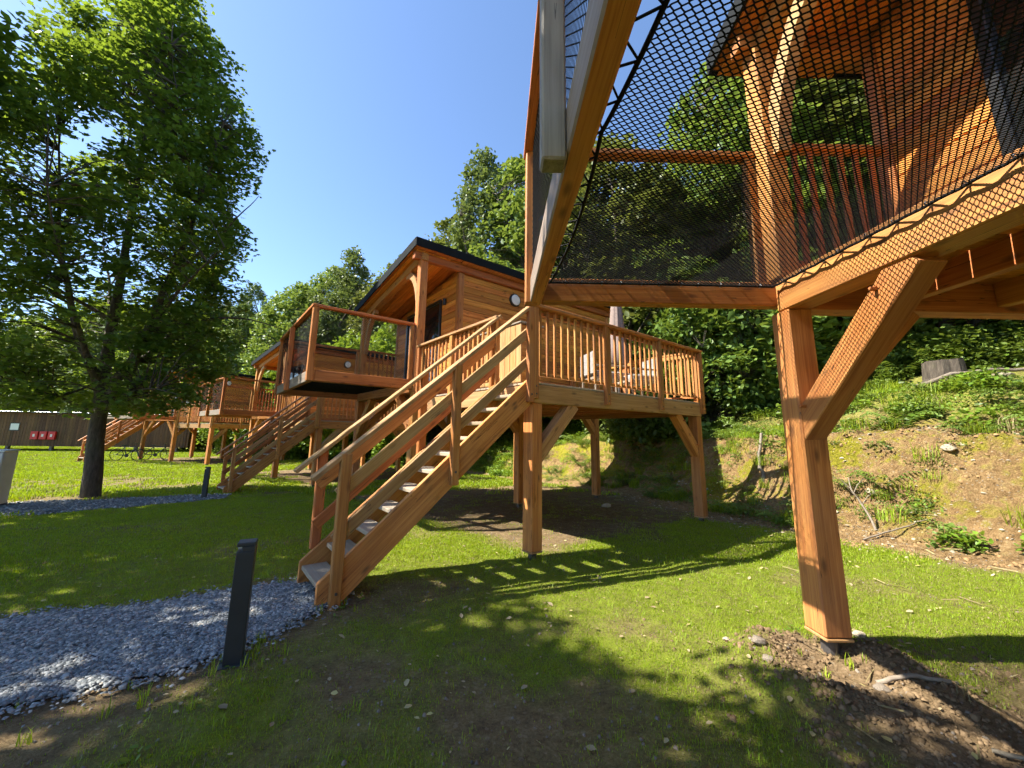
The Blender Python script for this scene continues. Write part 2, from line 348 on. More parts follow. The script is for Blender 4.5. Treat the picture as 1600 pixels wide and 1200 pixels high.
def lathe_mesh(prof, mat, n=20, name='turned'):
    v = []; f = []
    for r, z in prof: v += [(r * math.cos(2 * math.pi * i / n), r * math.sin(2 * math.pi * i / n), z) for i in range(n)]
    for k in range(len(prof) - 1):
        for i in range(n): f.append([k * n + i, k * n + (i + 1) % n, (k + 1) * n + (i + 1) % n, (k + 1) * n + i])
    f.append(list(range(n))[::-1]); f.append([(len(prof) - 1) * n + i for i in range(n)])
    me = mesh_np(name, v, f, mat)
    return me
def tubes_np(segs, rad, sides=4):
    """segs (n,2,3) -> prism tubes; rad scalar or (n,2)"""
    segs = np.asarray(segs, float); n = len(segs); a = segs[:, 0]; b = segs[:, 1]
    d = b - a; d /= np.maximum(np.linalg.norm(d, axis=1, keepdims=True), 1e-9)
    ref = np.where(np.abs(d[:, 2:3]) < .9, np.array([[0, 0, 1.]]), np.array([[1., 0, 0]]))
    x = np.cross(d, ref); x /= np.linalg.norm(x, axis=1, keepdims=True); y = np.cross(d, x)
    rad = np.broadcast_to(np.asarray(rad, float), (n, 2)) if np.ndim(rad) else np.full((n, 2), rad)
    V = np.zeros((n, 2, sides, 3))
    for k in range(sides):
        t = 2 * math.pi * (k + .5) / sides; off = x * math.cos(t) + y * math.sin(t)
        V[:, 0, k] = a + off * rad[:, 0:1]; V[:, 1, k] = b + off * rad[:, 1:2]
    base = np.arange(n)[:, None] * 2 * sides; F = []
    for k in range(sides):
        k2 = (k + 1) % sides; F.append(np.concatenate([base + k, base + k2, base + sides + k2, base + sides + k], axis=1))
    return V.reshape(-1, 3), np.concatenate(F)
def path_segs(pts): pts = np.asarray(pts, float); return np.stack([pts[:-1], pts[1:]], axis=1)
def rope(name, pts, r, mat, parent, sides=6):
    v, f = tubes_np(path_segs(pts), r, sides); return link(name, mesh_np(name, v, f, mat), parent)
def tube_path(pts, rads, sides=8):
    """one continuous tapered tube along pts"""
    pts = np.asarray(pts, float); n = len(pts); tang = np.gradient(pts, axis=0); tang /= np.linalg.norm(tang, axis=1, keepdims=True)
    ref = np.array([1., 0, 0]) if abs(tang[0][0]) < .8 else np.array([0, 1., 0]); V = []; x = ref
    for i in range(n):
        x = x - tang[i] * (x @ tang[i]); x = x / np.linalg.norm(x); y = np.cross(tang[i], x)
        for k in range(sides): t = 2 * math.pi * k / sides; V.append(pts[i] + (x * math.cos(t) + y * math.sin(t)) * rads[i])
    F = []
    for i in range(n - 1):
        for k in range(sides): k2 = (k + 1) % sides; F.append([i * sides + k, i * sides + k2, (i + 1) * sides + k2, (i + 1) * sides + k])
    return np.array(V), np.array(F)
class Acc:
    def __init__(s): s.v = []; s.f = []; s.n = 0
    def add(s, v, f): s.v.append(np.asarray(v)); s.f.append(np.asarray(f) + s.n); s.n += len(v)
    def mesh(s, name, mat, smooth=False): return mesh_np(name, np.concatenate(s.v), np.concatenate(s.f), mat, smooth=smooth)
def rotmats(rs, n, tilt, yaw=None):
    """random frames: normals within `tilt` radians (gaussian) of up, random yaw"""
    yaw = rs.uniform(0, 2 * math.pi, n) if yaw is None else yaw; ax = rs.uniform(0, 2 * math.pi, n); t = np.abs(rs.normal(0, tilt, n))
    cz, sz = np.cos(yaw), np.sin(yaw); Z = np.zeros((n, 3, 3)); Z[:, 0, 0] = cz; Z[:, 0, 1] = -sz; Z[:, 1, 0] = sz; Z[:, 1, 1] = cz; Z[:, 2, 2] = 1
    kx, ky = np.cos(ax), np.sin(ax); c, s = np.cos(t), np.sin(t); T = np.zeros((n, 3, 3))
    T[:, 0, 0] = c + kx * kx * (1 - c); T[:, 0, 1] = kx * ky * (1 - c); T[:, 0, 2] = ky * s
    T[:, 1, 0] = kx * ky * (1 - c); T[:, 1, 1] = c + ky * ky * (1 - c); T[:, 1, 2] = -kx * s
    T[:, 2, 0] = -ky * s; T[:, 2, 1] = kx * s; T[:, 2, 2] = c
    return T @ Z
def stamp(tv, tf, pos, M, scale):
    """copies of a template (tv, tf) at pos with frames M, scale"""
    tv = np.asarray(tv, float); tf = np.asarray(tf); n = len(pos); k = len(tv)
    V = np.einsum('nij,kj->nki', M, tv) * np.asarray(scale)[:, None, None] + np.asarray(pos)[:, None, :]
    F = (tf[None] + (np.arange(n) * k)[:, None, None]).reshape(-1, tf.shape[1])
    return V.reshape(-1, 3), F
LEAF_V = [(0, -.5, 0), (.30, -.12, .05), (.22, .26, .02), (0, .55, -.06), (-.22, .26, .02), (-.30, -.12, .05)]
LEAF_F = [[0, 1, 2, 3], [0, 3, 4, 5]]
MAPLE_V = [(0, -.35, 0), (.18, -.28, .03), (.52, -.22, .02), (.34, .02, .05), (.5, .3, -.02), (.2, .24, .04), (0, .6, -.06), (-.2, .24, .04), (-.5, .3, -.02), (-.34, .02, .05), (-.52, -.22, .02), (-.18, -.28, .03)]
MAPLE_F = [[0, 1, 2, 3], [0, 3, 4, 5], [0, 5, 6, 7], [0, 7, 8, 9], [0, 9, 10, 11]]

# ------------------------------------------------------------------ terrain sheet
NEARPATH = np.array([(-9, 1.0), (-6, 2.35), (-4.6, 2.95), (-3.75, 3.26), (-3.46, 3.42), (-2.93, 3.57), (-2.43, 3.92), (-1.95, 4.2), (-1.62, 4.22), (-1.40, 3.74), (-1.55, 3.25), (-1.70, 3.0), (-1.93, 2.64), (-2.28, 2.42), (-2.6, 2.2), (-4.0, 1.35), (-6, .5), (-9, -.8)])
FARPATH = np.array([(-20, 6.6), (-14, 8.2), (-11.2, 9.3), (-9.6, 10.1), (-8.2, 11.0), (-7.4, 11.3), (-7.0, 10.5), (-7.6, 9.3), (-8.9, 7.8), (-11, 6.2), (-16, 4.4), (-20, 3.6)])
def inpoly(x, y, P):
    x = np.asarray(x); y = np.asarray(y); r = np.zeros(x.shape, bool); j = len(P) - 1
    for i in range(len(P)):
        xi, yi = P[i]; xj, yj = P[j]
        c = ((yi > y) != (yj > y)) & (x < (xj - xi) * (y - yi) / (yj - yi + 1e-12) + xi); r ^= c; j = i
    return r
def edgedist(x, y, P):
    best = np.full(np.shape(x), 1e9)
    for a, b in zip(P, np.roll(P, -1, axis=0)):
        d = b - a; t = np.clip(((x - a[0]) * d[0] + (y - a[1]) * d[1]) / (d @ d), 0, 1); best = np.minimum(best, np.hypot(x - a[0] - t * d[0], y - a[1] - t * d[1]))
    return best
# cabin poses: origin (near front corner of the house platform), deck height, turn of the local v axis
CAB = {1: (2.211, -.538, 2.238, -.41), 2: (-1.704, 7.78, 2.079, -37.36), 3: (-8.625, 15.481, 1.752, -47.56), 4: (-18.598, 22.729, 1.715, -64.29)}
VF = 3.387 + .12       # far side of the net balcony
WN, WW, WP, WD, LD = 1.95, 3.387, .888, 3.462, 4.472
def cab_world(k, u, v):
    x, y, z, r = CAB[k]; r = R(r); return x + u * math.cos(r) + v * math.sin(r), y - u * math.sin(r) + v * math.cos(r)
def cab_local(k, X, Y):
    x, y, z, r = CAB[k]; r = R(r); dx = X - x; dy = Y - y; return dx * math.cos(r) - dy * math.sin(r), dx * math.sin(r) + dy * math.cos(r)
def grass_amount(x, y):
    """0..1 how much grass grows at a spot of the level ground"""
    g = np.ones(np.shape(x)); s = base_dist(x, y)
    g *= 1 - sstep(-.55, .05, s + (fbm(x * 1.5, y * 1.5, 3, 3) - .5) * 1.0)
    for k in CAB:
        u, v = cab_local(k, x, y)
        n = (fbm(x * 1.1, y * 1.1, 12 + k, 3) - .5) * 1.4
        lo_u, hi_u, lo_v, hi_v = (.15, 6.6, -3.2, 4.0) if k > 1 else (.9, 7, -4, 3.2)
        inside = np.minimum(np.minimum(u - lo_u, hi_u - u), np.minimum(v - lo_v, hi_v - v)) + n * .6
        g *= 1 - .96 * sstep(-.25, .35, inside)
    # bare soil: by the near post, the foot of the stairs, along the path edge, patches in the foreground
    d = np.hypot(x - 2.05, (y - 2.55)); g *= sstep(.35, .75, d + (fbm(x * 3, y * 3, 21, 3) - .5) * .5)
    d = np.hypot((x - 2.7) / 1.3, (y - 1.9) / .75); g *= sstep(.45, .95, d + (fbm(x * 2, y * 2, 23, 3) - .5) * .8)
    d = np.hypot((x + 1.0) / .8, (y - 3.9) / .5); g *= .25 + .75 * sstep(.6, 1.3, d + (fbm(x * 2.4, y * 2.4, 25, 3) - .5) * .8)
    e = edgedist(x, y, NEARPATH); g *= .15 + .85 * sstep(.05, .38, e + (fbm(x * 3, y * 3, 27, 3) - .5) * .35)
    fg = sstep(3.7, 2.4, y) * sstep(1.7, .2, x - .3 * (y - 2)) ; n = fbm(x * 1.4, y * 1.4, 29, 4)
    g *= 1 - .82 * fg * sstep(.36, .56, n)
    n2 = fbm(x * .9, y * .9, 41, 4); g *= 1 - .55 * sstep(.56, .72, n2)
    # worn patches beyond the tree
    d = np.hypot((x + 13) / 6.5, (y - 13.5) / 1.6); g *= .25 + .75 * sstep(.5, 1.1, d + (fbm(x * .5, y * .5, 43, 3) - .5) * .8)
    d = np.hypot((x + 10.2) / 2.6, (y - 9.9) / .9); g *= .2 + .8 * sstep(.6, 1.2, d)
    g = np.where(inpoly(x, y, NEARPATH) | inpoly(x, y, FARPATH), 0, g)
    return np.clip(g, 0, 1)
def axis(lo, hi, cuts):
    a = [lo]
    while a[-1] < hi:
        x = a[-1]; st = 6.
        for (c0, c1, s_) in cuts:
            if c0 <= x < c1: st = s_; break
        a.append(x + st)
    return np.array(a)
xs = axis(-130, 130, [(-3.5, 7.6, .085), (-5, 9, .16), (-14, 13, .4), (-32, 26, 1.0), (-60, 50, 2.5)])
ys = axis(-40, 150, [(1.0, 9.4, .085), (0, 12, .16), (-4, 22, .4), (-8, 48, 1.0), (-20, 80, 2.5)])
X, Y = np.meshgrid(xs, ys, indexing='ij'); Z = height(X, Y)
nx, ny = X.shape
gi = np.arange(nx * ny).reshape(nx, ny)
gf = np.stack([gi[:-1, :-1], gi[1:, :-1], gi[1:, 1:], gi[:-1, 1:]], axis=-1).reshape(-1, 4)
gm = mesh_np('ground', np.stack([X, Y, Z], -1).reshape(-1, 3), gf, GROUND, smooth=True)
S_ = base_dist(X, Y)
def fattr(me, n, val): a = me.attributes.new(n, 'FLOAT', 'POINT'); a.data.foreach_set('value', np.asarray(val, np.float32).ravel())
far_ = sstep(12, 26, Y - .2 * X)
fattr(gm, 'grass', np.maximum(grass_amount(X, Y), np.maximum(far_ * sstep(0, .6, S_), .8 * sstep(2.2, 3.0, S_) * (1 - sstep(6, 9, S_)))))
bank_ = sstep(-.35, .3, S_ + (fbm(X * 1.5, Y * 1.5, 3, 3) - .5) * .7) * (1 - sstep(2.0, 4.2, S_ + (fbm(X, Y, 5, 3) - .5) * 1.5) * .8)
fattr(gm, 'bank', bank_ * (1 - .8 * far_))
fattr(gm, 'moss', np.clip(sstep(.3, .9, S_) * (1 - sstep(2.1, 3.0, S_)) * (1 - far_) * (1 + sstep(6.0, 7.5, Y)), 0, 1.4))
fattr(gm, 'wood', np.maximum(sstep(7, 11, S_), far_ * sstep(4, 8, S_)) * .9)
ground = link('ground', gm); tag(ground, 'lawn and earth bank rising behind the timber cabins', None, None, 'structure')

def path_mesh(P, name, lift, step=.16):
    lo = P.min(0); hi = P.max(0); bm = bmesh.new()
    vs_ = [bm.verts.new((x, y, 0)) for x, y in P]; bm.faces.new(vs_); bmesh.ops.triangulate(bm, faces=bm.faces[:])
    for c in np.arange(lo[0], hi[0], step): bmesh.ops.bisect_plane(bm, geom=bm.verts[:] + bm.edges[:] + bm.faces[:], plane_co=(c, 0, 0), plane_no=(1, 0, 0))
    for c in np.arange(lo[1], hi[1], step): bmesh.ops.bisect_plane(bm, geom=bm.verts[:] + bm.edges[:] + bm.faces[:], plane_co=(0, c, 0), plane_no=(0, 1, 0))
    co = np.array([v.co[:] for v in bm.verts]); z = height(co[:, 0], co[:, 1]); e = edgedist(co[:, 0], co[:, 1], P)
    for v, zz, ee in zip(bm.verts, z, e): v.co.z = zz + lift * min(1, ee / .12) - (.012 if ee < .01 else 0)
    bmesh.ops.recalc_face_normals(bm, faces=bm.faces); me = bpy.data.meshes.new(name); bm.to_mesh(me); bm.free(); me.materials.append(GRAVEL)
    o = link(name, me); return o
tag(path_mesh(NEARPATH, 'gravel_path', .018), 'blue grey slate gravel path leading to the nearest stairs', None, None, 'structure')
tag(path_mesh(FARPATH, 'gravel_path', .02, .5), 'grey gravel path running past the big tree', None, None, 'structure')

# slate chips on the near path
rs = np.random.RandomState(5)
def rand_in(P, n, lo=None, hi=None):
    lo = P.min(0) if lo is None else np.array(lo); hi = P.max(0) if hi is None else np.array(hi)
    q = rs.uniform(lo, hi, (n, 2)); return q[inpoly(q[:, 0], q[:, 1], P)]
q = rand_in(NEARPATH, 150000, (-5.2, 1.2), (-1.3, 4.3)); q2 = rand_in(FARPATH, 16000, (-13, 5), (-7, 11.5))
e = rs.normal(0, .075, (2600, 2)); ei = rs.randint(3, 15, 2600); ee = NEARPATH[ei] + (NEARPATH[ei + 1] - NEARPATH[ei]) * rs.rand(2600, 1) + e
q = np.concatenate([q, ee]); q = q[rs.rand(len(q)) < np.clip(1.25 - .0 * q[:, 0], 0, 1)]
CH_V = [(-.5, -.35, -.12), (.45, -.5, -.1), (.55, .3, -.12), (-.3, .5, -.1), (-.4, -.25, .13), (.3, -.36, .1), (.42, .2, .14), (-.22, .36, .1)]
CH_F = [[4, 5, 6, 7], [0, 1, 5, 4], [1, 2, 6, 5], [2, 3, 7, 6], [3, 0, 4, 7]]
def chips(q, smin, smax, name, label):
    n = len(q); z = height(q[:, 0], q[:, 1]) + .022 + rs.uniform(-.006, .012, n); sc_ = rs.uniform(smin, smax, n) * rs.uniform(.7, 1.2, n)
    V, F = stamp(CH_V, CH_F, np.column_stack([q, z]), rotmats(rs, n, .38), sc_)
    o = link(name, mesh_np(name, V, F, CHIP, rnd=np.repeat(rs.rand(n) ** 1.3, 8))); tag(o, label, 'gravel', None, 'stuff')
chips(q, .010, .030, 'slate_chips', 'loose blue grey slate chips covering the near path')
chips(q2, .025, .05, 'slate_chips', 'loose slate chips on the path past the big tree')

# ------------------------------------------------------------------ cabins on stilts
FB0, FBW, NBN = -1.977, .09, .165     # front beam of the net balcony: outer face, width, underside
DN, ZN, NB = .36, 1.52, .11          # net platform level, its rail, underside of its beams (above the deck)
RZ = 1.05
SW = .763
ROOF0, SLOPE = 3.27, .142             # top of the roof at v = -.15, fall across
def roof_z(v): return ROOF0 - SLOPE * (v + .15)
def diamond_net(u0, u1, v0, v1, cu, cv, zf, jf=None):
    """hexagonal knotless netting: zigzag cords, neighbours joined by a short doubled run"""
    nu = int((u1 - u0) / cu); nv = int((v1 - v0) / cv); segs = []
    i = np.arange(nu); J = np.arange(nv + 1)
    U = lambda a: u0 + a * cu
    for par in (0, 1):
        a, b = np.meshgrid(i, J[(J % 2) == par], indexing='ij'); a = a.ravel(); b = b.ravel()
        s = par * .5
        ul = U(a + s); ur = U(a + s + .5); ur2 = U(a + s + 1.0); vv = v0 + b * cv
        k = .30 * cv
        # short doubled run then two slanted cords to the next row
        p0 = np.stack([ul, vv - k * .5], 1); p1 = np.stack([ul, vv + k * .5], 1)
        nl = np.stack([ul + .5 * cu, vv + cv - k * .5], 1); nl2 = np.stack([ul - .5 * cu, vv + cv - k * .5], 1)
        for A_, B_ in ((p0, p1), (p1, nl), (p1, nl2)):
            segs.append(np.stack([A_, B_], 1))
    s = np.concatenate(segs)
    ok = (s[..., 0] >= u0 - .001).all(1) & (s[..., 0] <= u1 + .001).all(1) & (s[..., 1] <= v1 + .001).all(1)
    s = s[ok]
    return s
_net_cache = {}
def net_meshes():
    if _net_cache: return _net_cache
    u0, u1, v0, v1 = FB0 + FBW, -.09, .16, VF - .10
    def off_front(v):                     # how far the net's rope stands off the front beam: scallops between anchors
        v = np.asarray(v, float); a = np.where(v > 1.86, (v - 1.86) / (v1 - 1.86), (v - v0) / (1.86 - v0))
        amp = np.where(v > 1.86, .042, .065); return .05 + amp * np.sin(np.pi * np.clip(a, 0, 1)) ** .8
    def off_back(v): return .03 + .012 * np.abs(np.sin(np.asarray(v) * math.pi / .165))
    def off_side(u): return .035 + .015 * np.sin(np.pi * (np.asarray(u) - u0) / (u1 - u0))
    def sag(u, v): return DN - .055 - .085 * np.sin(np.pi * np.clip((u - u0) / (u1 - u0), 0, 1)) * np.sin(np.pi * np.clip((v - v0) / (v1 - v0), 0, 1))
    s = diamond_net(u0, u1, v0, v1, .029, .0138, None)
    def inside(p): u, v = p[..., 0], p[..., 1]; return (u > u0 + off_front(v)) & (u < u1 - off_back(v)) & (v > v0 + off_side(u)) & (v < v1 - off_side(u))
    s = s[inside(s[:, 0]) & inside(s[:, 1])]
    z = sag(s[..., 0], s[..., 1]); s3 = np.concatenate([s, z[..., None]], -1)
    rr = np.full((len(s3), 2), .0026); rr[np.abs(s[:, 0, 0] - s[:, 1, 0]) < 1e-6] = .0036
    V, F = tubes_np(s3, rr, 3); _net_cache['net'] = mesh_np('net', V, F, NET)
    vv = np.linspace(v0 + .03, v1 - .03, 120); uu = np.linspace(u0 + .03, u1 - .03, 60)
    loops = [np.stack([u0 + off_front(vv), vv, sag(u0 + off_front(vv), vv)], 1), np.stack([u1 - off_back(vv), vv, sag(u1 - off_back(vv), vv)], 1),
             np.stack([uu, v0 + off_side(uu), sag(uu, v0 + off_side(uu))], 1), np.stack([uu, v1 - off_side(uu), sag(uu, v1 - off_side(uu))], 1)]
    A_ = Acc()
    for lp in loops: A_.add(*tubes_np(path_segs(lp), .0085, 6))
    _net_cache['border_rope'] = A_.mesh('border_rope', NET)
    # lacing: V shaped turns of cord from the rope to hooks on the beams
    A_ = Acc(); hooks = []
    def lace(fn_beam, fn_rope, t0, t1, n):
        ts = np.linspace(t0, t1, 2 * n + 1); ts[1:-1] += np.random.RandomState(n).normal(0, .012, 2 * n - 1); P = []
        for i, t in enumerate(ts):
            if i % 2: p = fn_beam(t); hooks.append(p); P.append(p)
            else: P.append(fn_rope(t))
        A_.add(*tubes_np(path_segs(P), .0045, 4))
    zb = DN - .045
    lace(lambda v: (u0 + .004, v, zb), lambda v: (u0 + float(off_front(v)), v, float(sag(u0 + off_front(v), v))), v0 + .05, v1 - .05, 21)
    lace(lambda v: (u1 - .004, v, zb), lambda v: (u1 - float(off_back(v)), v, float(sag(u1 - off_back(v), v))), v0 + .05, v1 - .05, 19)
    lace(lambda u: (u, v1 - .004, zb), lambda u: (u, v1 - float(off_side(u)), float(sag(u, v1 - off_side(u)))), u0 + .08, u1 - .06, 11)
    lace(lambda u: (u, v0 + .004, zb), lambda u: (u, v0 + float(off_side(u)), float(sag(u, v0 + off_side(u)))), u0 + .08, u1 - .06, 11)
    _net_cache['lacing_cord'] = A_.mesh('lacing_cord', NET); _net_cache['hooks'] = hooks
    # guard mesh for the railings (fine wire net)
    def guard(L, hgt, cu=.044, cv=.024):
        s = diamond_net(0, L, 0, hgt, cu, cv, None); s3 = np.stack([s[..., 0], np.zeros(s.shape[:2]), s[..., 1]], -1)
        V, F = tubes_np(s3, .0018, 3); return mesh_np('guard_net', V, F, NET)
    _net_cache['guard_front'] = guard(VF - .12, ZN - DN - .08); _net_cache['guard_side'] = guard(WN - .2, ZN - DN - .08)
    hv = []
    _net_cache['hook'] = mesh_np('hook', *tubes_np(path_segs([(0, 0, 0), (.018, 0, -.003), (.030, 0, .010), (.022, 0, .022), (.010, 0, .016)]), .004, 5), STEEL)
    return _net_cache

def railing(par, p0, p1, z0, z1, n_bays, out, bal_per, rail_mat=LARCH, post_mat=LARCH, post_drop=.22, ends=(True, True)):
    """baluster railing p0 -> p1 (u,v), posts hung on the outside of the edge beam"""
    p0 = Vector((*p0, 0)); p1 = Vector((*p1, 0)); d = p1 - p0; L = d.length; t = d / L; out = Vector((*out, 0))
    for i in range(n_bays + 1):
        if (i == 0 and not ends[0]) or (i == n_bays and not ends[1]): continue
        q = p0 + t * (L * i / n_bays) + out * .028
        beam('railing_post', q + Vector((0, 0, z0 - post_drop)), q + Vector((0, 0, z1 - .045)), .09, .07, post_mat, par, up=out)
        for zz in (-.06, -.16): beam('bolt', q + out * .03 + Vector((0, 0, z0 + zz)), q + out * .041 + Vector((0, 0, z0 + zz)), .02, .02, STEELD, par, bev=.004)
    beam('handrail', p0 + out * .012 + Vector((0, 0, z1 - .022)) - t * .05, p1 + out * .012 + Vector((0, 0, z1 - .022)) + t * .05, .13, .042, rail_mat, par)
    beam('under_rail', p0 - out * .03 + Vector((0, 0, z1 - .085)), p1 - out * .03 + Vector((0, 0, z1 - .085)), .032, .075, LARCH, par)
    beam('bottom_rail', p0 - out * .03 + Vector((0, 0, z0 + .11)), p1 - out * .03 + Vector((0, 0, z0 + .11)), .045, .045, LARCH, par)
    for i in range(n_bays):
        for k in range(bal_per):
            q = p0 + t * (L * (i + (k + .8) / (bal_per + .6)) / n_bays) + out * .006
            beam('baluster', q + Vector((0, 0, z0 + .085)), q + Vector((0, 0, z1 - .05)), .042, .028, LARCH, par, up=out, bev=.003)

def staircase(root, vn, sw, gz, name='staircase', mir=1, rail=None):
    """open stairs from the deck edge at u=0 down towards -u; vn is the outer (near) side"""
    st = empty(name, (0, 0, 0), 0, root); s = mir
    slope = .842; ub = -2.41; zt = lambda u: -.089 + slope * (u + .18) + .015
    ln = math.hypot(1, slope)
    for v in (vn + .025 * s, vn + (sw - .025) * s):
        # stringer outline: sloping plank with plumb cut toe
        u_t = -.03; dz = .36; zbot = gz - .03
        ut = ub; pts = [(u_t, zt(u_t)), (ut, zt(ut)), (ut, zbot)]
        uf = (zbot + dz - zt(0)) / slope
        pts += [(uf, zbot), (u_t, zt(u_t) - dz)]
        # as a plank lying along its local x
        ang = math.atan(slope); c, s_ = math.cos(ang), math.sin(ang); cu = (u_t + ut) / 2; cz = zt(cu) - dz / 2
        loc = [((a - cu) * c + (b - cz) * s_, -(a - cu) * s_ + (b - cz) * c) for a, b in pts]
        n = len(loc); V = [(a, -.025, b) for a, b in loc] + [(a, .025, b) for a, b in loc]
        F = [list(range(n)), list(range(n, 2 * n))[::-1]] + [[i, i + n, (i + 1) % n + n, (i + 1) % n] for i in range(n)]
        bm = bmesh.new(); vs_ = [bm.verts.new(p) for p in V]; [bm.faces.new([vs_[i] for i in f]) for f in F]; bmesh.ops.recalc_face_normals(bm, faces=bm.faces)
        bmesh.ops.bevel(bm, geom=bm.edges[:], offset=.005, segments=1, affect='EDGES')
        me = bpy.data.meshes.new('stringer'); bm.to_mesh(me); bm.free(); me.materials.append(LARCH)
        o = link('stringer', me, st, (cu, v, cz), (0, -ang, 0))
    n = 11; rise = (-.03 - gz) / (n + 1) if False else .1815
    for i in range(n):
        zz = -.19 - i * rise; u = -.18 + (zz - .0 + .089 - .015) / slope + .20
        if zz < gz + .08: break
        beam('tread', (u - .0, vn + .05 * s, zz), (u, vn + (sw - .05) * s, zz), .235, .042, TREADW, st)
    for side, v, o in ((0, vn, -1 * s), (1, vn + sw * s, 1 * s)):
        vr = v + o * .03; vb = v - o * .028
        for u, dn in ((-2.27, .36), (-1.14, .34), (-.06, .30)):
            zb = max(zt(u) - dn, gz - .02) if side == 0 or u > -2 else zt(u) - .03
            vpost('stair_post', u, vr, zb, 1.0 + slope * (u + .02) + .02, .07, LARCH_RED if side else LARCH, st, .095)
        for u, dn in ((-2.27, .2), (-1.14, .2), (-.06, .2)): beam('bolt', (u, vr + o * .03, zt(u) - dn), (u, vr + o * .042, zt(u) - dn), .022, .022, STEELD, st, bev=.004)
        hz = lambda u: 1.045 + slope * (u + .02) - .02
        beam('stair_handrail', (-2.53, v, hz(-2.53)), (.02, v, hz(.02)), .12, .04, rail or GREYW, st, bev=.006)
        for off in (.29, .68):
            z1_ = lambda u: 1.045 + slope * (u + .02) - off - .07
            beam('stair_rail', (-2.30, v - o * .02, z1_(-2.30)), (-.05, v - o * .02, z1_(-.05)), .032, .112, PALE if side == 0 else LARCH_RED, st)
    return st

def cabin(k, label, stairs='near', cupboard=True):
    x, y, z, r = CAB[k]; g0 = H(x, y)
    root = empty('stilt_cabin', (x, y, z), -R(r)); tag(root, label, 'cabin', 'timber cabins on stilts along the bank')
    gz = lambda u, v: H(*cab_world(k, u, v)) - z
    # --- stilts
    fr = empty('stilt_frame', (0, 0, 0), 0, root)
    def stilt(u, v, top, s=.18, mat=LARCH):
        zb = gz(u, v) + (.10 if not (k == 1 and u < 1) else .11)
        vpost('support_post', u, v, zb, top, s, mat, fr, bev=.01)
        beam('timber_shim', (u - s / 2, v, zb - .011), (u + s / 2, v, zb - .011), s + .01, .018, PALE, fr)
        f = link('post_foot', lathe_mesh([(.05, -.30), (.05, 0)], STEELD, 14), fr, (u, v, zb - .02))
    def brace(u, v, du, dv, top, L=.72, s=.13, w_=.15, mat=LARCH):
        a = Vector((u + du * .02, v + dv * .02, top - L - .10)); b = Vector((u + du * (L + .13), v + dv * (L + .13), top + .02))
        beam('brace', a, b, w_, .17, mat, fr)
        for q, zz in ((.13, -L + .08), (L * .93, -.10)):
            pn = Vector((u + du * q, v + dv * q, top + zz)); side = Vector((-dv, du, 0)) * (.115 if (du, dv) != (0, -1) else -.115)
            if k == 1 or True: beam('wooden_peg', pn - side * .2, pn + side, .022, .022, LARCH_RED, fr, bev=.004)
    us = (0, 2.7, 5.45)
    for u in us:
        for v in (0, WW): stilt(u, v, NB)
    brace(0, WW, 0, -1, NB, .80); brace(0, WW, 1, 0, NB); brace(0, 0, 0, 1, NB); brace(0, 0, 1, 0, NB)
    for u in us[1:]:
        for v in (0, WW): brace(u, v, -1, 0, NB, .6)
    stilt(.09, -WD + .09, -.27); stilt(LD - .10, -WD + .10, -.27)
    brace(.09, -WD + .09, 1, 0, -.27, .62, mat=PALE); brace(LD - .10, -WD + .10, -1, 0, -.27, .62)
    # --- platform
    pf = empty('platform', (0, 0, 0), 0, root)
    beam('cross_beam', (0, -.09, (NB + DN) / 2), (0, WW + .015, (NB + DN) / 2), .18, DN - NB, LARCH, pf, bev=.01)
    for v in (0, WW): beam('floor_beam', (.09, v, NB + .12), (6.2, v, NB + .12), .16, .235, LARCH_RED, pf)
    for u in np.arange(.75, 6.3, .78): beam('floor_joist', (u, .08, NB + .14), (u, WW - .08, NB + .14), .08, .19, LARCH_RED, pf)
    for i, v in enumerate(np.arange(.0, WW, .20)): beam('floor_board', (.09, v + .1, DN - .008), (6.2, v + .1, DN - .008), .194, .03, BOARD, pf)
    # --- deck
    dk = empty('deck', (0, 0, 0), 0, root)
    beam('edge_beam', (0, -WD + .04, -.15), (LD, -WD + .04, -.15), .08, .24, PALE if k == 2 else LARCH, dk, bev=.008)
    beam('edge_beam', (.04, -WD + .082, -.15), (.04, -.02, -.15), .08, .236, PALE, dk); beam('edge_beam', (LD - .04, -WD + .082, -.15), (LD - .04, -.02, -.15), .08, .236, LARCH, dk)
    for u in np.arange(.62, LD - .2, .55): beam('deck_joist', (u, -WD + .085, -.15), (u, -.09, -.15), .06, .18, LARCH_RED, dk)
    for v in np.arange(-WD, -.05, .146): beam('deck_board', (-.01, v + .072, -.013), (LD + .01, v + .072, -.013), .138, .028, TREADW, dk, bev=.004)
    # --- deck railing
    rl = empty('deck_railing', (0, 0, 0), 0, root)
    railing(rl, (.02, -WD), (LD, -WD), 0, RZ, 3, (0, -1), 10, post_mat=LARCH)
    railing(rl, (LD, -WD + .1), (LD, -.05), 0, RZ, 2, (1, 0), 10)
    v_in = -WD + SW if stairs == 'near' else -WD + .05
    railing(rl, (0, -.12), (0, v_in), 0, RZ, 2 if stairs == 'near' else 3, (-1, 0), 9, rail_mat=PALE)
    # --- stairs
    if stairs == 'near':
        g = gz(-2.3, -WD + .3); staircase(root, -WD, SW, g, rail=PALE if k == 2 else LARCH_RED)  # handrail colour carries the light: paler where sunlit, darker in the maple's shade
    elif stairs == 'far':
        g = gz(-2.3, WW + .6); staircase(root, WW + .95, .763, g, mir=-1, rail=LARCH)
    # --- net platform
    nb = empty('net_balcony', (0, 0, 0), 0, root); zc = (NBN + DN) / 2; hh = DN - NBN
    beam('front_beam', (FB0 + FBW / 2, 0, zc), (FB0 + FBW / 2, VF, zc), FBW, hh, FRONTB, nb, bev=.009)
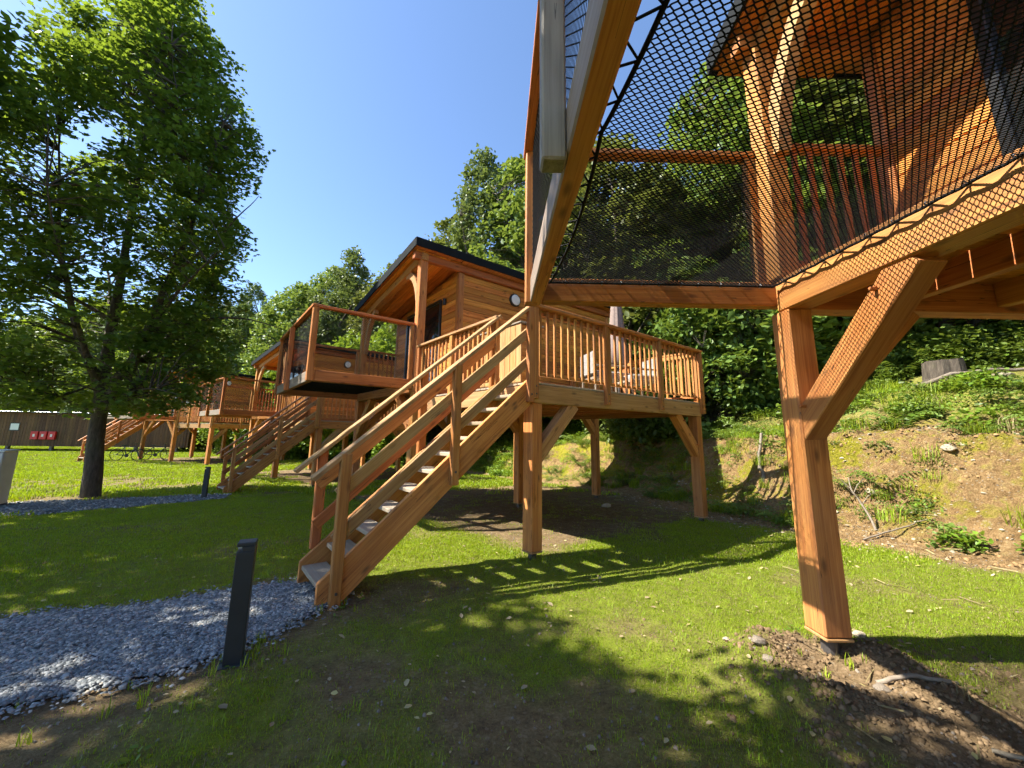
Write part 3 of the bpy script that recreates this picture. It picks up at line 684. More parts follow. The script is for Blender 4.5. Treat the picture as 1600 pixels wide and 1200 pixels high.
    beam('side_beam', (FB0 + FBW + .002, .08, zc), (-.092, .08, zc), .158, hh - .004, LARCH_RED, nb, bev=.009)
    beam('side_beam', (FB0 + FBW + .002, VF - .05, zc), (-.02, VF - .05, zc), .10, hh - .004, LARCH_RED, nb, bev=.009)
    for v in (0.045, VF - .045): vpost('railing_post', FB0 + .012, v - (.012 if v < 1 else -.012), NBN - .004, ZN - .045, .10, LARCH_RED, nb, .10)
    vpost('railing_post', FB0 - .046, 1.84, NBN - .03, ZN - .05, .09, GREYW if k == 1 else LARCH_RED, nb, .09)
    for v in (.03, VF - .03): vpost('railing_post', -.145, v, DN, ZN - .045, .07, LARCH, nb, .08)
    zr = ZN - .026
    beam('handrail', (FB0 + .0, -.03, zr), (FB0 + .0, VF + .03, zr), .11, .05, LARCH_RED, nb)
    for v in (.03, VF - .03): beam('handrail', (FB0 + .058, v, zr - .002), (-.10, v, zr - .002), .11, .048, LARCH_RED, nb)
    nm = net_meshes()
    link('net', nm['net'], nb); link('border_rope', nm['border_rope'], nb)
    lc = link('lacing_cord', nm['lacing_cord'], nb)
    if k == 1:
        for (hu, hv_, hz_) in nm['hooks']:
            rz = 0
            if abs(hv_ - (VF - .104)) < .01: rz = -math.pi / 2
            elif abs(hv_ - .164) < .01: rz = math.pi / 2
            elif hu > -.5: rz = math.pi
            link('hook', nm['hook'], nb, (hu, hv_, hz_ - .008), (0, 0, rz))
    link('guard_net', nm['guard_front'], nb, (FB0 + .012, .06, DN + .04), (0, 0, math.pi / 2))
    for v in (.03, VF - .03): link('guard_net', nm['guard_side'], nb, (-WN + .08, v, DN + .04))
    # --- porch
    po = empty('porch', (0, 0, 0), 0, root); rb = lambda v: roof_z(v) - .20
    for v in (0, WW): vpost('porch_post', 0 if v == 0 else -.03, v, DN, rb(v) - .14, .16, LARCH, po, .17, bev=.01)
    beam('roof_beam', (0, -.10, rb(-.1) - .09), (0, WW + .06, rb(WW + .06) - .09), .15, .17, LARCH, po)
    for v in (0, WW): beam('roof_beam', (-.22, v, rb(v) - .07), (6.3, v, rb(v) - .07), .13, .15, LARCH_RED, po)
    # curved brace in the front frame, one at each post
    for v, s in ((0, 1), (WW, -1)):
        P = []; zt = rb(v) - .16 + (0 if s > 0 else 0)
        for t in np.linspace(0, 1, 9):
            a = t * math.pi / 2; P.append((0, v + s * (.07 + .66 * (1 - math.cos(a)) * .8 + .13 * t), zt - 1.02 + .98 * math.sin(a)))
        P = np.array(P); P[:, 2] -= SLOPE * (P[:, 1] - v) * .8
        tg = np.gradient(P, axis=0); tg /= np.linalg.norm(tg, axis=1, keepdims=True); nr = np.stack([tg[:, 0], -tg[:, 2], tg[:, 1]], 1)
        V = []; wv = .07
        for p, n_ in zip(P, nr):
            for sx, sn in ((-1, -1), (1, -1), (1, 1), (-1, 1)): V.append(p + np.array([sx * .05, 0, 0]) + n_ * sn * wv)
        F = [[0, 1, 2, 3], [32, 33, 34, 35]]
        for i in range(8):
            for q in range(4): F.append([i * 4 + q, i * 4 + (q + 1) % 4, (i + 1) * 4 + (q + 1) % 4, (i + 1) * 4 + q])
        bm = bmesh.new(); vs_ = [bm.verts.new(p) for p in V]; [bm.faces.new([vs_[i] for i in f]) for f in F]; bmesh.ops.recalc_face_normals(bm, faces=bm.faces)
        me = bpy.data.meshes.new('curved_brace'); bm.to_mesh(me); bm.free(); me.materials.append(PALE); link('curved_brace', me, po)
    # porch ceiling boards (run along v, follow the fall)
    for u in np.arange(-.2, .86, .135): beam('ceiling_board', (u + .067, -.1, rb(-.1) + .008), (u + .067, WW + .3, rb(WW + .3) + .008), .130, .02, BOARD, po, bev=.003)
    # far side rail of the porch
    beam('handrail', (-.02 + .09, WW - .02, zr), (WP, WW - .02, zr), .09, .05, LARCH_RED, po); beam('bottom_rail', (.06, WW - .02, DN + .13), (WP, WW - .02, DN + .13), .045, .05, LARCH_RED, po)
    for i in range(6): beam('baluster', (.16 + i * .125, WW - .02, DN + .1), (.16 + i * .125, WW - .02, ZN - .05), .04, .028, LARCH_RED, po, up=(0, 1, 0), bev=.003)
    # --- house
    ho = empty('house', (0, 0, 0), 0, root)
    wt = lambda v: rb(v) - .004
    # wall core
    c0, c1, c2, c3 = WP + .035, 6.17, .035, WW - .035
    V = [(u, v, zz) for u in (c0, c1) for v in (c2, c3) for zz in (DN + .01, wt(v) - .02)]
    F = [[0, 1, 3, 2], [4, 6, 7, 5], [0, 4, 5, 1], [2, 3, 7, 6], [1, 5, 7, 3], [0, 2, 6, 4]]
    link('wall_core', mesh_np('wall_core', V, F, LARCH_RED), ho)
    bh = .138; nbd = int((wt(0) - .16 - DN) / bh) + 1
    for i in range(nbd):
        zz = DN - .10 + i * bh + bh / 2
        if zz + bh / 2 > wt(0) - .12: break
        beam('wall_board', (WP + .13, .018, zz), (6.12, .018, zz), .034, bh - .007, BOARD, ho, bev=.005)
    for v in (.02,):
        pass
    for (u, v) in ((WP + .06, .045), (WP + .06, WW - .045), (6.14, .045)): vpost('corner_post', u, v - (.012 if v < 1 else -.012), DN, wt(v) - .15, .12, LARCH, ho, .14)
    # front wall boards round the glazed door
    d0, d1, dt = .76, 2.66, 2.46
    for i in range(20):
        zz = DN + .01 + i * bh + bh / 2; vmax = WW - .10
        if zz + bh / 2 > wt(vmax) - .1: vmax = (wt(0) - .08 - zz - bh / 2) / SLOPE
        if vmax < .3: break
        if zz + bh / 2 < dt + .05:
            beam('wall_board', (WP + .018, .105, zz), (WP + .018, d0 - .02, zz), .034, bh - .007, BOARD, ho, bev=.005)
            beam('wall_board', (WP + .018, d1 + .02, zz), (WP + .018, WW - .105, zz), .034, bh - .007, BOARD, ho, bev=.005)
        else: beam('wall_board', (WP + .018, .105, zz), (WP + .018, vmax, zz), .034, bh - .007, BOARD, ho, bev=.005)
    dr = empty('glazed_door', (0, 0, 0), 0, root)
    for v in (d0 + .03, (d0 + d1) / 2, d1 - .03): vpost('door_frame', WP - .004, v, DN + .02, dt, .07, FRAME, dr, .06)
    for zz in (DN + .05, dt - .03): beam('door_frame', (WP - .006, d0, zz), (WP - .006, d1, zz), .056, .07, FRAME, dr)
    for a, b in ((d0 + .06, (d0 + d1) / 2 - .03), ((d0 + d1) / 2 + .03, d1 - .06)): beam('pane', (WP + .005, a, (DN + dt) / 2), (WP + .005, b, (DN + dt) / 2), .012, dt - DN - .12, GLASS, dr, bev=.001)
    beam('door_handle', (WP - .06, d0 + .1, DN + .95), (WP - .06, d0 + .1, DN + 1.1), .02, .02, STEEL, dr)
    # lamps
    lp = link('wall_lamp', lathe_mesh([(.165, 0), (.165, .035), (.15, .06), (.14, .06)], FRAME, 28), root, (2.5, .0, 2.60), (R(90), 0, 0))
    link('lamp_glass', lathe_mesh([(.138, .02), (.138, .058), (.10, .075), (.03, .08)], OPAL, 28), lp)
    ls = link('wall_sconce', lathe_mesh([(.036, -.07), (.04, -.066), (.04, .066), (.036, .07)], FRAME, 16), root, (WP - .055, .53, 2.33))
    # --- roof
    rf = empty('roof', (0, 0, 0), 0, root); u0, u1, v0, v1 = -.26, 6.42, -.20, WW + .30; th = .045
    V = [(u, v, roof_z(v) - dz) for u in (u0, u1) for v in (v0, v1) for dz in (0, th)]
    me = mesh_np('roof_sheet', V, [[0, 1, 3, 2], [4, 6, 7, 5], [0, 4, 5, 1], [2, 3, 7, 6], [1, 5, 7, 3], [0, 2, 6, 4]], ROOF); link('roof_sheet', me, rf)
    for v in (v0 - .012, v1 + .012): beam('fascia', (u0 - .02, v, roof_z(v) - .085), (u1 + .02, v, roof_z(v) - .085), .024, .185, ROOF, rf, bev=.003)
    for u in (u0 - .012, u1 + .012): beam('fascia', (u, v0, roof_z(v0) - .085), (u, v1, roof_z(v1) - .085), .024, .186, ROOF, rf, bev=.003)
    for v in np.arange(v0 + .3, v1, .5): beam('standing_seam', (u0, v, roof_z(v) + .012), (u1, v, roof_z(v) + .012), .012, .024, ROOF, rf, bev=.002)
    beam('soffit', ((u0 + WP) / 2 - .0, v0 + .02, rb(v0) + .045), ((u0 + WP) / 2, v1 - .02, rb(v1) + .045), WP - u0 - .02, .02, LARCH_RED, rf)
    beam('soffit', ((WP + u1) / 2, v0 + .02, rb(v0) + .045), ((WP + u1) / 2, v1 - .02, rb(v1) + .045), u1 - WP - .03, .02, LARCH_RED, rf)
    if cupboard and k == 2:
        cb = empty('storage_cupboard', cab3(k, .95, -1.75, 0), -R(r)); tag(cb, 'vertical board cupboard on the deck at the head of the stairs', 'cupboard')
        for i in range(8): vpost('board', -.24, -.58 + i * .146, .03, 1.15, .14, PALE, cb, .022)
        for v in (-.60, .54): beam('side_panel', (-.228, v, .59), (.24, v, .59), .022, 1.12, LARCH, cb)
        beam('top', (0, -.66, 1.175), (0, .6, 1.175), .54, .03, GREYW, cb)
    return root
def cab3(k, u, v, z): X_, Y_ = cab_world(k, u, v); return (X_, Y_, CAB[k][2] + z)

cabin(1, 'orange timber cabin overhead at the right edge, with a black net floor seen from below')
cabin(2, 'timber cabin on stilts with the nearest staircase and a round lamp on its side')
cabin(3, 'timber cabin behind the nearest stairs, its own stairs ending at the far bollard')
cabin(4, 'small far timber cabin partly hidden by the leaves of the big tree, above the bicycles', stairs='far')

# ------------------------------------------------------------------ things on and by the cabins
def at_cab(name, k, u, v, z, rz=0.0):
    return empty(name, cab3(k, u, v, z), -R(CAB[k][3]) + rz)
ps = at_cab('closed_parasol', 2, 4.0, -1.9, 0); tag(ps, 'closed taupe parasol standing on the deck behind the railing', 'parasol')
link('pole', lathe_mesh([(.022, 0), (.022, 2.5)], STEELD, 12), ps)
V = []; n = 24; prof = [(.05, 2.55), (.10, 2.3), (.14, 1.8), (.18, 1.3), (.20, .95), (.12, .9)]
for r_, z_ in prof: V += [((r_ * (1 + .22 * math.cos(8 * 2 * math.pi * i / n))) * math.cos(2 * math.pi * i / n), (r_ * (1 + .22 * math.cos(8 * 2 * math.pi * i / n))) * math.sin(2 * math.pi * i / n), z_) for i in range(n)]
F = [[a * n + i, a * n + (i + 1) % n, (a + 1) * n + (i + 1) % n, (a + 1) * n + i] for a in range(len(prof) - 1) for i in range(n)] + [list(range(n))]
link('canopy', mesh_np('canopy', V, F, FABRIC, smooth=True), ps); link('base', lathe_mesh([(.26, 0), (.26, .05), (.05, .09), (.04, .2)], STEELD, 20), ps)
def chair(u, v, rz, label):
    c = at_cab('lounge_chair', 2, u, v, 0, rz); tag(c, label, 'chair', 'lounge chairs on the deck')
    for sx in (-.3, .3):
        for sy in (-.3, .3): vpost('leg', sx, sy, 0, .36 if sy < 0 else .62, .035, GREYW, c)
    beam('seat', (-.32, 0, .38), (.32, 0, .38), .62, .05, GREYW, c); beam('seat_cushion', (-.28, 0, .45), (.28, 0, .45), .56, .11, CUSHION, c, bev=.03)
    beam('backrest', (-.31, .33, .66), (.31, .33, .66), .04, .42, CUSHION, c, bev=.015)
    for sx in (-.32, .32): beam('armrest', (sx, -.32, .6), (sx, .32, .6), .05, .03, GREYW, c)
chair(2.7, -2.5, 1.1, 'grey timber lounge chair behind the middle bay of the deck railing'); chair(3.5, -2.7, -2.0, 'grey timber lounge chair beside the closed parasol, nearer the deck corner')

def bollard(x, y, rz, label, h=.80):
    b = empty('bollard_light', (x, y, H(x, y) - .02), rz); tag(b, label, 'bollard', 'dark bollard lights beside the path')
    vpost('post', 0, 0, 0, h - .055, .105, BOLLARD, b, bev=.004)
    vpost('head', 0, 0, h - .026, h, .105, BOLLARD, b, bev=.004); beam('head_back', (-.022, 0, h - .0405), (.0515, 0, h - .0405), .104, .029, BOLLARD, b, bev=.003); beam('lens', (-.046, 0, h - .031), (-.026, 0, h - .031), .085, .008, OPAL, b, bev=.002); vpost('base_plate', 0, 0, .018, .03, .16, BOLLARD, b)
bollard(-1.66, 2.76, R(25), 'dark square bollard light at the edge of the near gravel path', .74)
bollard(-7.55, 10.45, R(20), 'dark bollard light at the foot of the second staircase', .80)
bx_ = (-10.9, 8.75); cb = empty('utility_cabinet', (*bx_, H(*bx_) - .05), R(28)); tag(cb, 'pale grey utility cabinet cut off by the left edge of the lawn', 'cabinet')
vpost('body', 0, 0, 0, 1.20, .55, CABINET, cb, .36, bev=.012); vpost('cap', 0, 0, 1.204, 1.245, .58, CABINET, cb, .39, bev=.012); vpost('plinth', 0, 0, -.05, .10, .57, STEELD, cb, .38)
beam('door', (-.184, 0, .18), (-.184, 0, 1.15), .48, .01, CABINET, cb, up=(1, 0, 0), bev=.003)

# service shed at the far left
SH0 = Vector((-47, 29.2, 0)); SH1 = Vector((-25.5, 32.6, 0)); sd = (SH1 - SH0); SL = sd.length; srz = math.atan2(sd.y, sd.x); gz0 = -.42
sh = empty('service_shed', (SH0.x, SH0.y, gz0), srz); tag(sh, 'long low dark board shed with a flat roof behind the big tree', 'shed')
for i in range(int(SL / .2)):
    vpost('wall_board', .1 + i * .2, 0, .30, 2.85, .03, SHEDW, sh, .188, bev=.004)
beam('wall_core', (0, 1.5, 1.55), (SL, 1.5, 1.55), 2.94, 2.5, SHEDW, sh); beam('roof', (-.3, 1.4, 2.93), (SL + .3, 1.4, 2.93), 3.6, .14, ROOF, sh); beam('roof_trim', (-.3, -.415, 2.9), (SL + .3, -.415, 2.9), .02, .06, STEEL, sh)
for i in range(8): vpost('pad_foot', .6 + i * 2.9, .15, -.3, .3, .2, ROCK, sh)
for u in (9.6, 17.2):
    wd = beam('window', (u - .34, -.022, 1.75), (u + .34, -.022, 1.75), .03, .62, FRAME, sh); beam('pane', (-.27, -.012, 0), (.27, -.012, 0), .012, .48, OPAL if u < 10 else GLASS, wd)
for i in range(3):
    x_ = 11.1 + i * .58
    rb_ = beam('red_box', (x_ - .24, -.10, 1.12), (x_ + .24, -.10, 1.12), .16, .62, REDM, sh, bev=.02)
    beam('white_symbol', (-.07, -.083, 0), (.07, -.083, 0), .004, .20, WHITE, rb_, bev=.001)

def bicycle(x, y, rz, label):
    b = empty('bicycle', (x, y, H(x, y)), rz); tag(b, label, 'bicycle', 'bicycles parked under the far cabin')
    th = np.linspace(0, 2 * math.pi, 25)
    for cx in (-.53, .53):
        wv, wf = tubes_np(path_segs(np.stack([.33 * np.cos(th), 0 * th, .33 * np.sin(th)], 1)), .022, 6)
        wh = link('wheel', mesh_np('wheel', wv, wf, RUBBER), b, (cx, 0, .345))
        sp = [((0, 0, 0), (.32 * math.cos(t), 0, .32 * math.sin(t))) for t in np.linspace(0, 2 * math.pi, 13)[:-1]]
        sv, sf = tubes_np(np.array(sp), .003, 3); link('spokes', mesh_np('spokes', sv, sf, STEEL), wh)
    fr = [((-.53, 0, .345), (-.05, 0, .30)), ((-.05, 0, .30), (-.2, 0, .82)), ((-.2, 0, .78), (.36, 0, .80)), ((-.05, 0, .30), (.38, 0, .72)), ((-.53, 0, .345), (-.19, 0, .76)), ((.36, 0, .92), (.53, 0, .345))]
    fv, ff = tubes_np(np.array(fr), .022, 8); link('frame', mesh_np('frame', fv, ff, BIKEP), b)
    hv, hf = tubes_np(np.array([((.35, -.28, 1.0), (.35, .28, 1.0)), ((.36, 0, .92), (.35, 0, 1.0))]), .014, 6); link('handlebar', mesh_np('handlebar', hv, hf, FRAME), b)
    beam('saddle', (-.34, 0, .87), (-.08, 0, .87), .13, .06, FRAME, b, bev=.02); link('crank', lathe_mesh([(.10, -.01), (.10, .01)], STEELD, 16), b, (-.05, .03, .30), (R(90), 0, 0))
bicycle(-21.9, 23.6, R(12), 'bicycle parked at the foot of the far stairs, the one further left'); bicycle(-20.9, 24.4, R(20), 'bicycle parked behind the far support post, the one further right')

# ------------------------------------------------------------------ trees
def tree_parts(seed, trunk_pts, trunk_r, limbs, env, nclus, per, leaf, tmpl, lmat, tilt=.6, spread=(.5, .22), shell=.45, hole=.34):
    """returns (wood mesh, crown mesh) for a tree standing at the origin. env: list of (z, r); limbs: list of point lists"""
    rs = np.random.RandomState(seed); A_ = Acc()
    ez, er = np.array(env).T
    tp = np.array(trunk_pts, float)
    tr = np.interp(np.linspace(0, 1, len(tp)), [0, .06, .15, .6, 1], [trunk_r * 1.25, trunk_r * 1.05, trunk_r, trunk_r * .55, trunk_r * .12])
    A_.add(*tube_path(tp, tr, 12))
    nodes = [tp[len(tp) // 4:]]
    for lp, r0 in limbs:
        lp = np.array(lp, float); t = np.linspace(0, 1, 14); q = np.array([np.interp(t, np.linspace(0, 1, len(lp)), lp[:, i]) for i in range(3)]).T
        q[1:-1] += rs.normal(0, .04 * np.linalg.norm(lp[-1] - lp[0]) / 4, (12, 3)); q = (q + np.vstack([q[:1], q[:-1]]) + np.vstack([q[1:], q[-1:]])) / 3; q[0] = lp[0]
        A_.add(*tube_path(q, r0 * (1 - .88 * t), 8)); nodes.append(q[4:])
    nodes = np.concatenate(nodes)
    # leaf cluster centres inside the envelope, denser towards the outside
    cl = []
    while len(cl) < nclus:
        z = rs.uniform(ez[0], ez[-1]); r = np.interp(z, ez, er); a = rs.uniform(0, 2 * math.pi)
        if rs.rand() > (r / er.max()) ** 1.2 + .05: continue
        wob = .78 + .44 * vnoise(np.array([a * 2.1 + 9]), np.array([z * .55 + seed]), seed % 50 + 100)[0]
        rr = r * wob * (shell + (1 - shell) * rs.rand() ** .6)
        p = np.array([rr * math.cos(a), rr * math.sin(a), z])
        axis_p = np.array([np.interp(z, tp[:, 2], tp[:, 0]), np.interp(z, tp[:, 2], tp[:, 1]), 0]); p += axis_p * .6
        # holes in the crown
        if vnoise(np.array([p[0] * .8 + p[2] * .5]), np.array([p[1] * .8 - p[2] * .6]), 60 + seed % 7)[0] < hole: continue
        cl.append(p)
    cl = np.array(cl)
    # twigs to the nearest limb point below
    tw = []
    for p in cl[::(1 if len(cl) < 1600 else 2)]:
        d = nodes - p; cost = np.linalg.norm(d, axis=1) + np.maximum(0, d[:, 2]) * 2.0; nd = nodes[np.argmin(cost)]
        m = (nd + p) / 2 + np.array([0, 0, .12 * np.linalg.norm(p - nd)]); tw += [(nd, m), (m, p)]
    tw = np.array(tw); rad = np.tile([[.020, .013], [.013, .004]], (len(tw) // 2, 1)) * (trunk_r / .25) ** .5
    wv, wf = tubes_np(tw, rad, 4); A_.add(wv, wf)
    wood_me = A_.mesh('trunk', BARK, smooth=True)
    n = nclus * per; ci = np.repeat(np.arange(nclus), per); off = rs.normal(0, 1, (n, 3)); off /= np.maximum(np.linalg.norm(off, axis=1, keepdims=True), 1e-6); off *= rs.rand(n, 1) ** .45
    cs = rs.uniform(.65, 1.25, nclus)[ci][:, None]
    pos = cl[ci] + off * np.array([spread[0], spread[0], spread[1]]) * cs
    # sprays droop outwards
    outv = pos[:, :2] - cl[ci][:, :2]; pos[:, 2] -= .25 * np.linalg.norm(outv, axis=1)
    V, F = stamp(tmpl[0], tmpl[1], pos, rotmats(rs, n, tilt), rs.uniform(.7, 1.25, n) * leaf)
    rnd = np.clip(rs.rand(nclus)[ci] * .55 + rs.rand(n) * .5, 0, 1)
    crown = mesh_np('crown', V, F, lmat, rnd=np.repeat(rnd, len(tmpl[0])))
    return wood_me, crown
def put_tree(name, meshes, x, y, label, s=1.0, rz=0.0, sz=None, group=None, cat='tree', sink=.15):
    r_ = empty(name, (x, y, H(x, y) - sink), rz); r_.scale = (s, s, sz or s); tag(r_, label, cat, group)
    link('trunk', meshes[0], r_); link('crown', meshes[1], r_); return r_
LT = (LEAF_V, LEAF_F); MT = (MAPLE_V, MAPLE_F)
# the big maple on the lawn
tp = [(0, 0, -.1), (.0, 0, .25), (-.06, .02, .8), (-.14, .0, 1.6), (-.20, .02, 2.4), (-.26, 0, 3.2), (-.36, .05, 4.4), (-.42, .1, 6), (-.50, .1, 8), (-.52, .05, 10.5), (-.45, 0, 13), (-.4, 0, 15.3)]
limbs = [([(-.18, 0, 2.2), (.30, -.1, 3.0), (.85, -.2, 4.2), (1.3, -.2, 6.2), (1.7, -.1, 8.6), (1.9, 0, 11.4)], .15), ([(-.2, 0, 2.6), (-.4, -.3, 3.6), (-.9, -.7, 5.2), (-1.4, -1.0, 7.6), (-1.7, -1.1, 10)], .12),
         ([(.5, -.1, 3.2), (1.2, -.5, 4.4), (2.2, -.8, 5.6), (3.3, -1.0, 6.6)], .075), ([(-.22, .05, 2.9), (.25, .9, 4.2), (.8, 1.8, 6.2), (.9, 2.4, 8.6)], .10), ([(-.1, 0, 3.6), (-.9, .6, 4.8), (-2.0, 1.2, 6.4), (-2.8, 1.5, 8.4)], .085),
         ([(-.25, 0, 4.8), (-1.4, -.4, 5.5), (-2.6, -.6, 6.0), (-3.7, -.6, 6.1)], .06), ([(-.22, -.05, 3.0), (.05, -1.0, 4.0), (.4, -2.0, 5.4), (.5, -2.8, 7.2)], .085), ([(.9, -.2, 4.5), (1.9, .3, 5.0), (2.9, .8, 5.2), (3.9, 1.0, 4.9)], .055),
         ([(-.18, 0, 2.3), (.8, -.5, 2.7), (1.8, -.9, 2.9), (2.8, -1.1, 2.7)], .04), ([(-.18, 0, 2.2), (-.9, -.4, 2.7), (-1.9, -.7, 2.9), (-2.9, -.8, 2.6)], .04), ([(1.3, -.2, 6.2), (2.2, .2, 7.6), (3.0, .4, 9)], .05), ([(-.4, .1, 8), (-1.2, .4, 10), (-1.6, .5, 12.5)], .05), ([(1.6, -.1, 8.2), (1.4, -.8, 10), (1.0, -1.2, 12.6)], .05)]
mp_ = tree_parts(11, tp, .20, limbs, [(2.4, 1.6), (2.9, 2.4), (3.8, 2.75), (5.5, 2.9), (8.5, 2.85), (11, 2.45), (13.5, 1.75), (15.2, .95), (16, .3)], 1450, 40, .125, MT, LEAF_MAPLE, .62, (.55, .20), .34, hole=.27)
put_tree('maple_tree', mp_, -10.45, 10.45, 'big dark leaved maple on the lawn at the left, its trunk forking low')
# tall trees further left whose shade lies across the lawn
shade = tree_parts(23, [(0, 0, -.1), (.05, 0, 2), (0, .05, 5), (.05, 0, 8), (0, 0, 11.5)], .2, [([(0, 0, 5), (.9, .3, 6.6), (1.8, .5, 8.2)], .07), ([(0, 0, 5.5), (-.9, .5, 7), (-1.7, .6, 8.6)], .07), ([(0, 0, 6), (.2, -1, 7.4), (.2, -1.9, 8.8)], .07), ([(0, 0, 6), (-.1, 1, 7.4), (.1, 1.8, 9)], .07)],
                   [(5.2, 1.2), (6.4, 2.3), (8.5, 2.7), (10.5, 2.0), (12, .5)], 310, 34, .185, LT, LEAF_MAPLE, .6, (.55, .25), .25)
put_tree('shade_tree', shade, -10.35, 1.75, 'tree standing left of the view beside the near path', group='trees left of the lawn')
put_tree('shade_tree', shade, -13.2, 5.2, 'tree standing left of the view between the paths', 1.05, 2.0, group='trees left of the lawn')
put_tree('shade_tree', shade, -5.5, .7, 'tree standing left of the view level with the camera', .85, 4.0, .84, group='trees left of the lawn')
put_tree('shade_tree', shade, -15.2, 6.9, 'tree standing left of the view in front of the maple', 1.22, 5.1, group='trees left of the lawn')

# woodland trees
def simple_limbs(h, rs, n, r):
    L = []
    for i in range(n):
        a = 2 * math.pi * i / n + rs.uniform(-.4, .4); z0 = h * rs.uniform(.22, .6); e = h * rs.uniform(.15, .3)
        L.append(([(0, 0, z0), (r * .4 * math.cos(a), r * .4 * math.sin(a), z0 + e * .5), (r * .8 * math.cos(a), r * .8 * math.sin(a), z0 + e)], .07))
    return L
def wood_tree(seed, h, r, env, mat, nc, per, leaf, spread, tilt=.8, shell=.5, tr=.17):
    rs = np.random.RandomState(seed); tp = [(rs.normal(0, .12) * i, rs.normal(0, .12) * i, h * .96 * i / 6 - .2) for i in range(7)]
    return tree_parts(seed, tp, tr, simple_limbs(h, rs, 9, r), env, nc, per, leaf, LT, mat, tilt, spread, shell)
WT = [wood_tree(31, 12, 3.4, [(1.2, 2.0), (3, 3.2), (6, 3.7), (9, 2.9), (11, 1.6), (12.2, .3)], LEAF_WOOD, 470, 38, .26, (.62, .36)),
      wood_tree(33, 14, 2.8, [(1.5, 1.6), (4, 2.6), (8, 2.9), (11, 2.2), (13, 1.1), (14.3, .2)], LEAF_OLIVE, 470, 38, .25, (.55, .38)),
      wood_tree(35, 13, 2.4, [(1.5, 1.2), (4, 2.1), (7, 2.4), (10, 1.8), (12, .9), (13.2, .2)], LEAF_BIRCH, 520, 40, .19, (.45, .55), 1.1),
      wood_tree(37, 5.5, 2.2, [(.1, 1.7), (1.5, 2.4), (3.2, 2.3), (4.6, 1.5), (5.6, .3)], LEAF_LIGHT, 330, 34, .20, (.48, .34), .7, .5, .08),
      wood_tree(39, 3.6, 1.8, [(.05, 1.5), (1.2, 2.0), (2.4, 1.7), (3.3, .9), (3.8, .2)], LEAF_BANK, 260, 34, .17, (.42, .30), .8, .5, .06)]
for (x, y, top, kind, sx, name, label) in [
    (-1.21, 22.0, 18.6, 2, 1.25, 'tall_tree', 'tallest loose crowned tree on the skyline right of the nearest cabin roof'),
    (-3.9, 24.6, 16.9, 1, 1.1, 'tall_tree', 'tall grey green tree just left of the tallest skyline tree'),
    (1.5, 20.8, 17.2, 0, 1.1, 'tall_tree', 'broad dark tree behind the roof, right of the tallest skyline tree'),
    (-7.5, 30.5, 17.2, 0, 1.05, 'hillside_tree', 'dark tree rising directly behind the near roof corner'),
    (-9.1, 30.0, 16.4, 1, 1.05, 'hillside_tree', 'dark oval tree on the hillside a little left of the near roof corner'),
    (-13.1, 31.2, 16.6, 2, 1.3, 'birch_tree', 'pale drooping birch on the hillside above the second cabin'),
    (-16.0, 33.5, 16.6, 0, 1.0, 'hillside_tree', 'dark round tree behind the pale birch on the hillside'),
    (-17.4, 31.6, 14.2, 0, 1.05, 'hillside_tree', 'mid green round tree at the left end of the hillside skyline'),
    (-29.6, 45.0, 18.6, 2, 1.3, 'birch_tree', 'pale distant birch beside the edge of the big maple crown'),
    (4.9, 15.6, 15.6, 1, 1.05, 'hillside_tree', 'tree seen through the left part of the black net'),
    (8.9, 12.6, 15.5, 0, 1.0, 'hillside_tree', 'large tree seen through the middle of the black net'),
    (11.6, 11.4, 17.0, 1, 1.15, 'hillside_tree', 'tree seen through the porch opening behind the black net')]:
    b = H(x, y); hgt = (12.2, 14.3, 13.2, 5.6, 3.8)[kind]; put_tree(name, WT[kind], x, y, label, sx, (x * 7 + y) % 6.28, (top - b) / hgt, 'trees on the hillside')
for (x, y, s, sz, label) in [(-7.2, 25.7, 1.35, 1.62, 'bright green bush behind the second cabin, seen through the near net balcony'), (-9.6, 26.6, 1.35, 1.58, 'bright green bush left of the near net balcony post'),
                             (-12.0, 27.9, 1.35, 1.55, 'bright green bush above the second cabin porch roof'), (-14.6, 29.2, 1.35, 1.5, 'bright green bush just right of the low maple leaves'), (-17.4, 30.6, 1.3, 1.45, 'bright green bush beside the lower right of the maple crown'), (-4.6, 23.9, 1.25, 1.5, 'bright green bush beside the open porch of the nearest staircase cabin'),
                             (-21.5, 33.5, 1.2, 1.2, 'bright green bush behind the far cabin'), (-26, 36.5, 1.3, 1.3, 'bright green bush between the far cabin and the shed')]:
    put_tree('bush', WT[3], x, y, label, s, x, sz, 'bright bushes at the foot of the hill', 'bush')
for (x, y, s, sz, label) in [(5.3, 14.2, 1.0, 1.15, 'dark shrub behind the deck beside the closed parasol'), (6.7, 12.6, .95, 1.2, 'dark shrub right of the deck end, on top of the bank'), (9.3, 13.0, .95, 1.15, 'dark leafy shrub left of the near support post'),
                             (11.6, 12.4, .95, 1.1, 'dark leafy shrub behind the near support post'), (5.4, 17.6, 1.1, 1.3, 'dark shrub behind the end wall of the nearest staircase cabin'), (13.6, 12.0, 1.0, 1.1, 'shrub under the floor beams at the right, behind the stump'), (15.6, 10.8, 1.0, 1.2, 'shrub at the right edge under the floor beams'), (7.4, 14.4, 1.2, 1.4, 'tall dark shrub in the second row behind the deck end')]:
    put_tree('shrub', WT[4], x, y, label, s, x * 3, sz, 'dark shrubs on the bank', 'shrub')
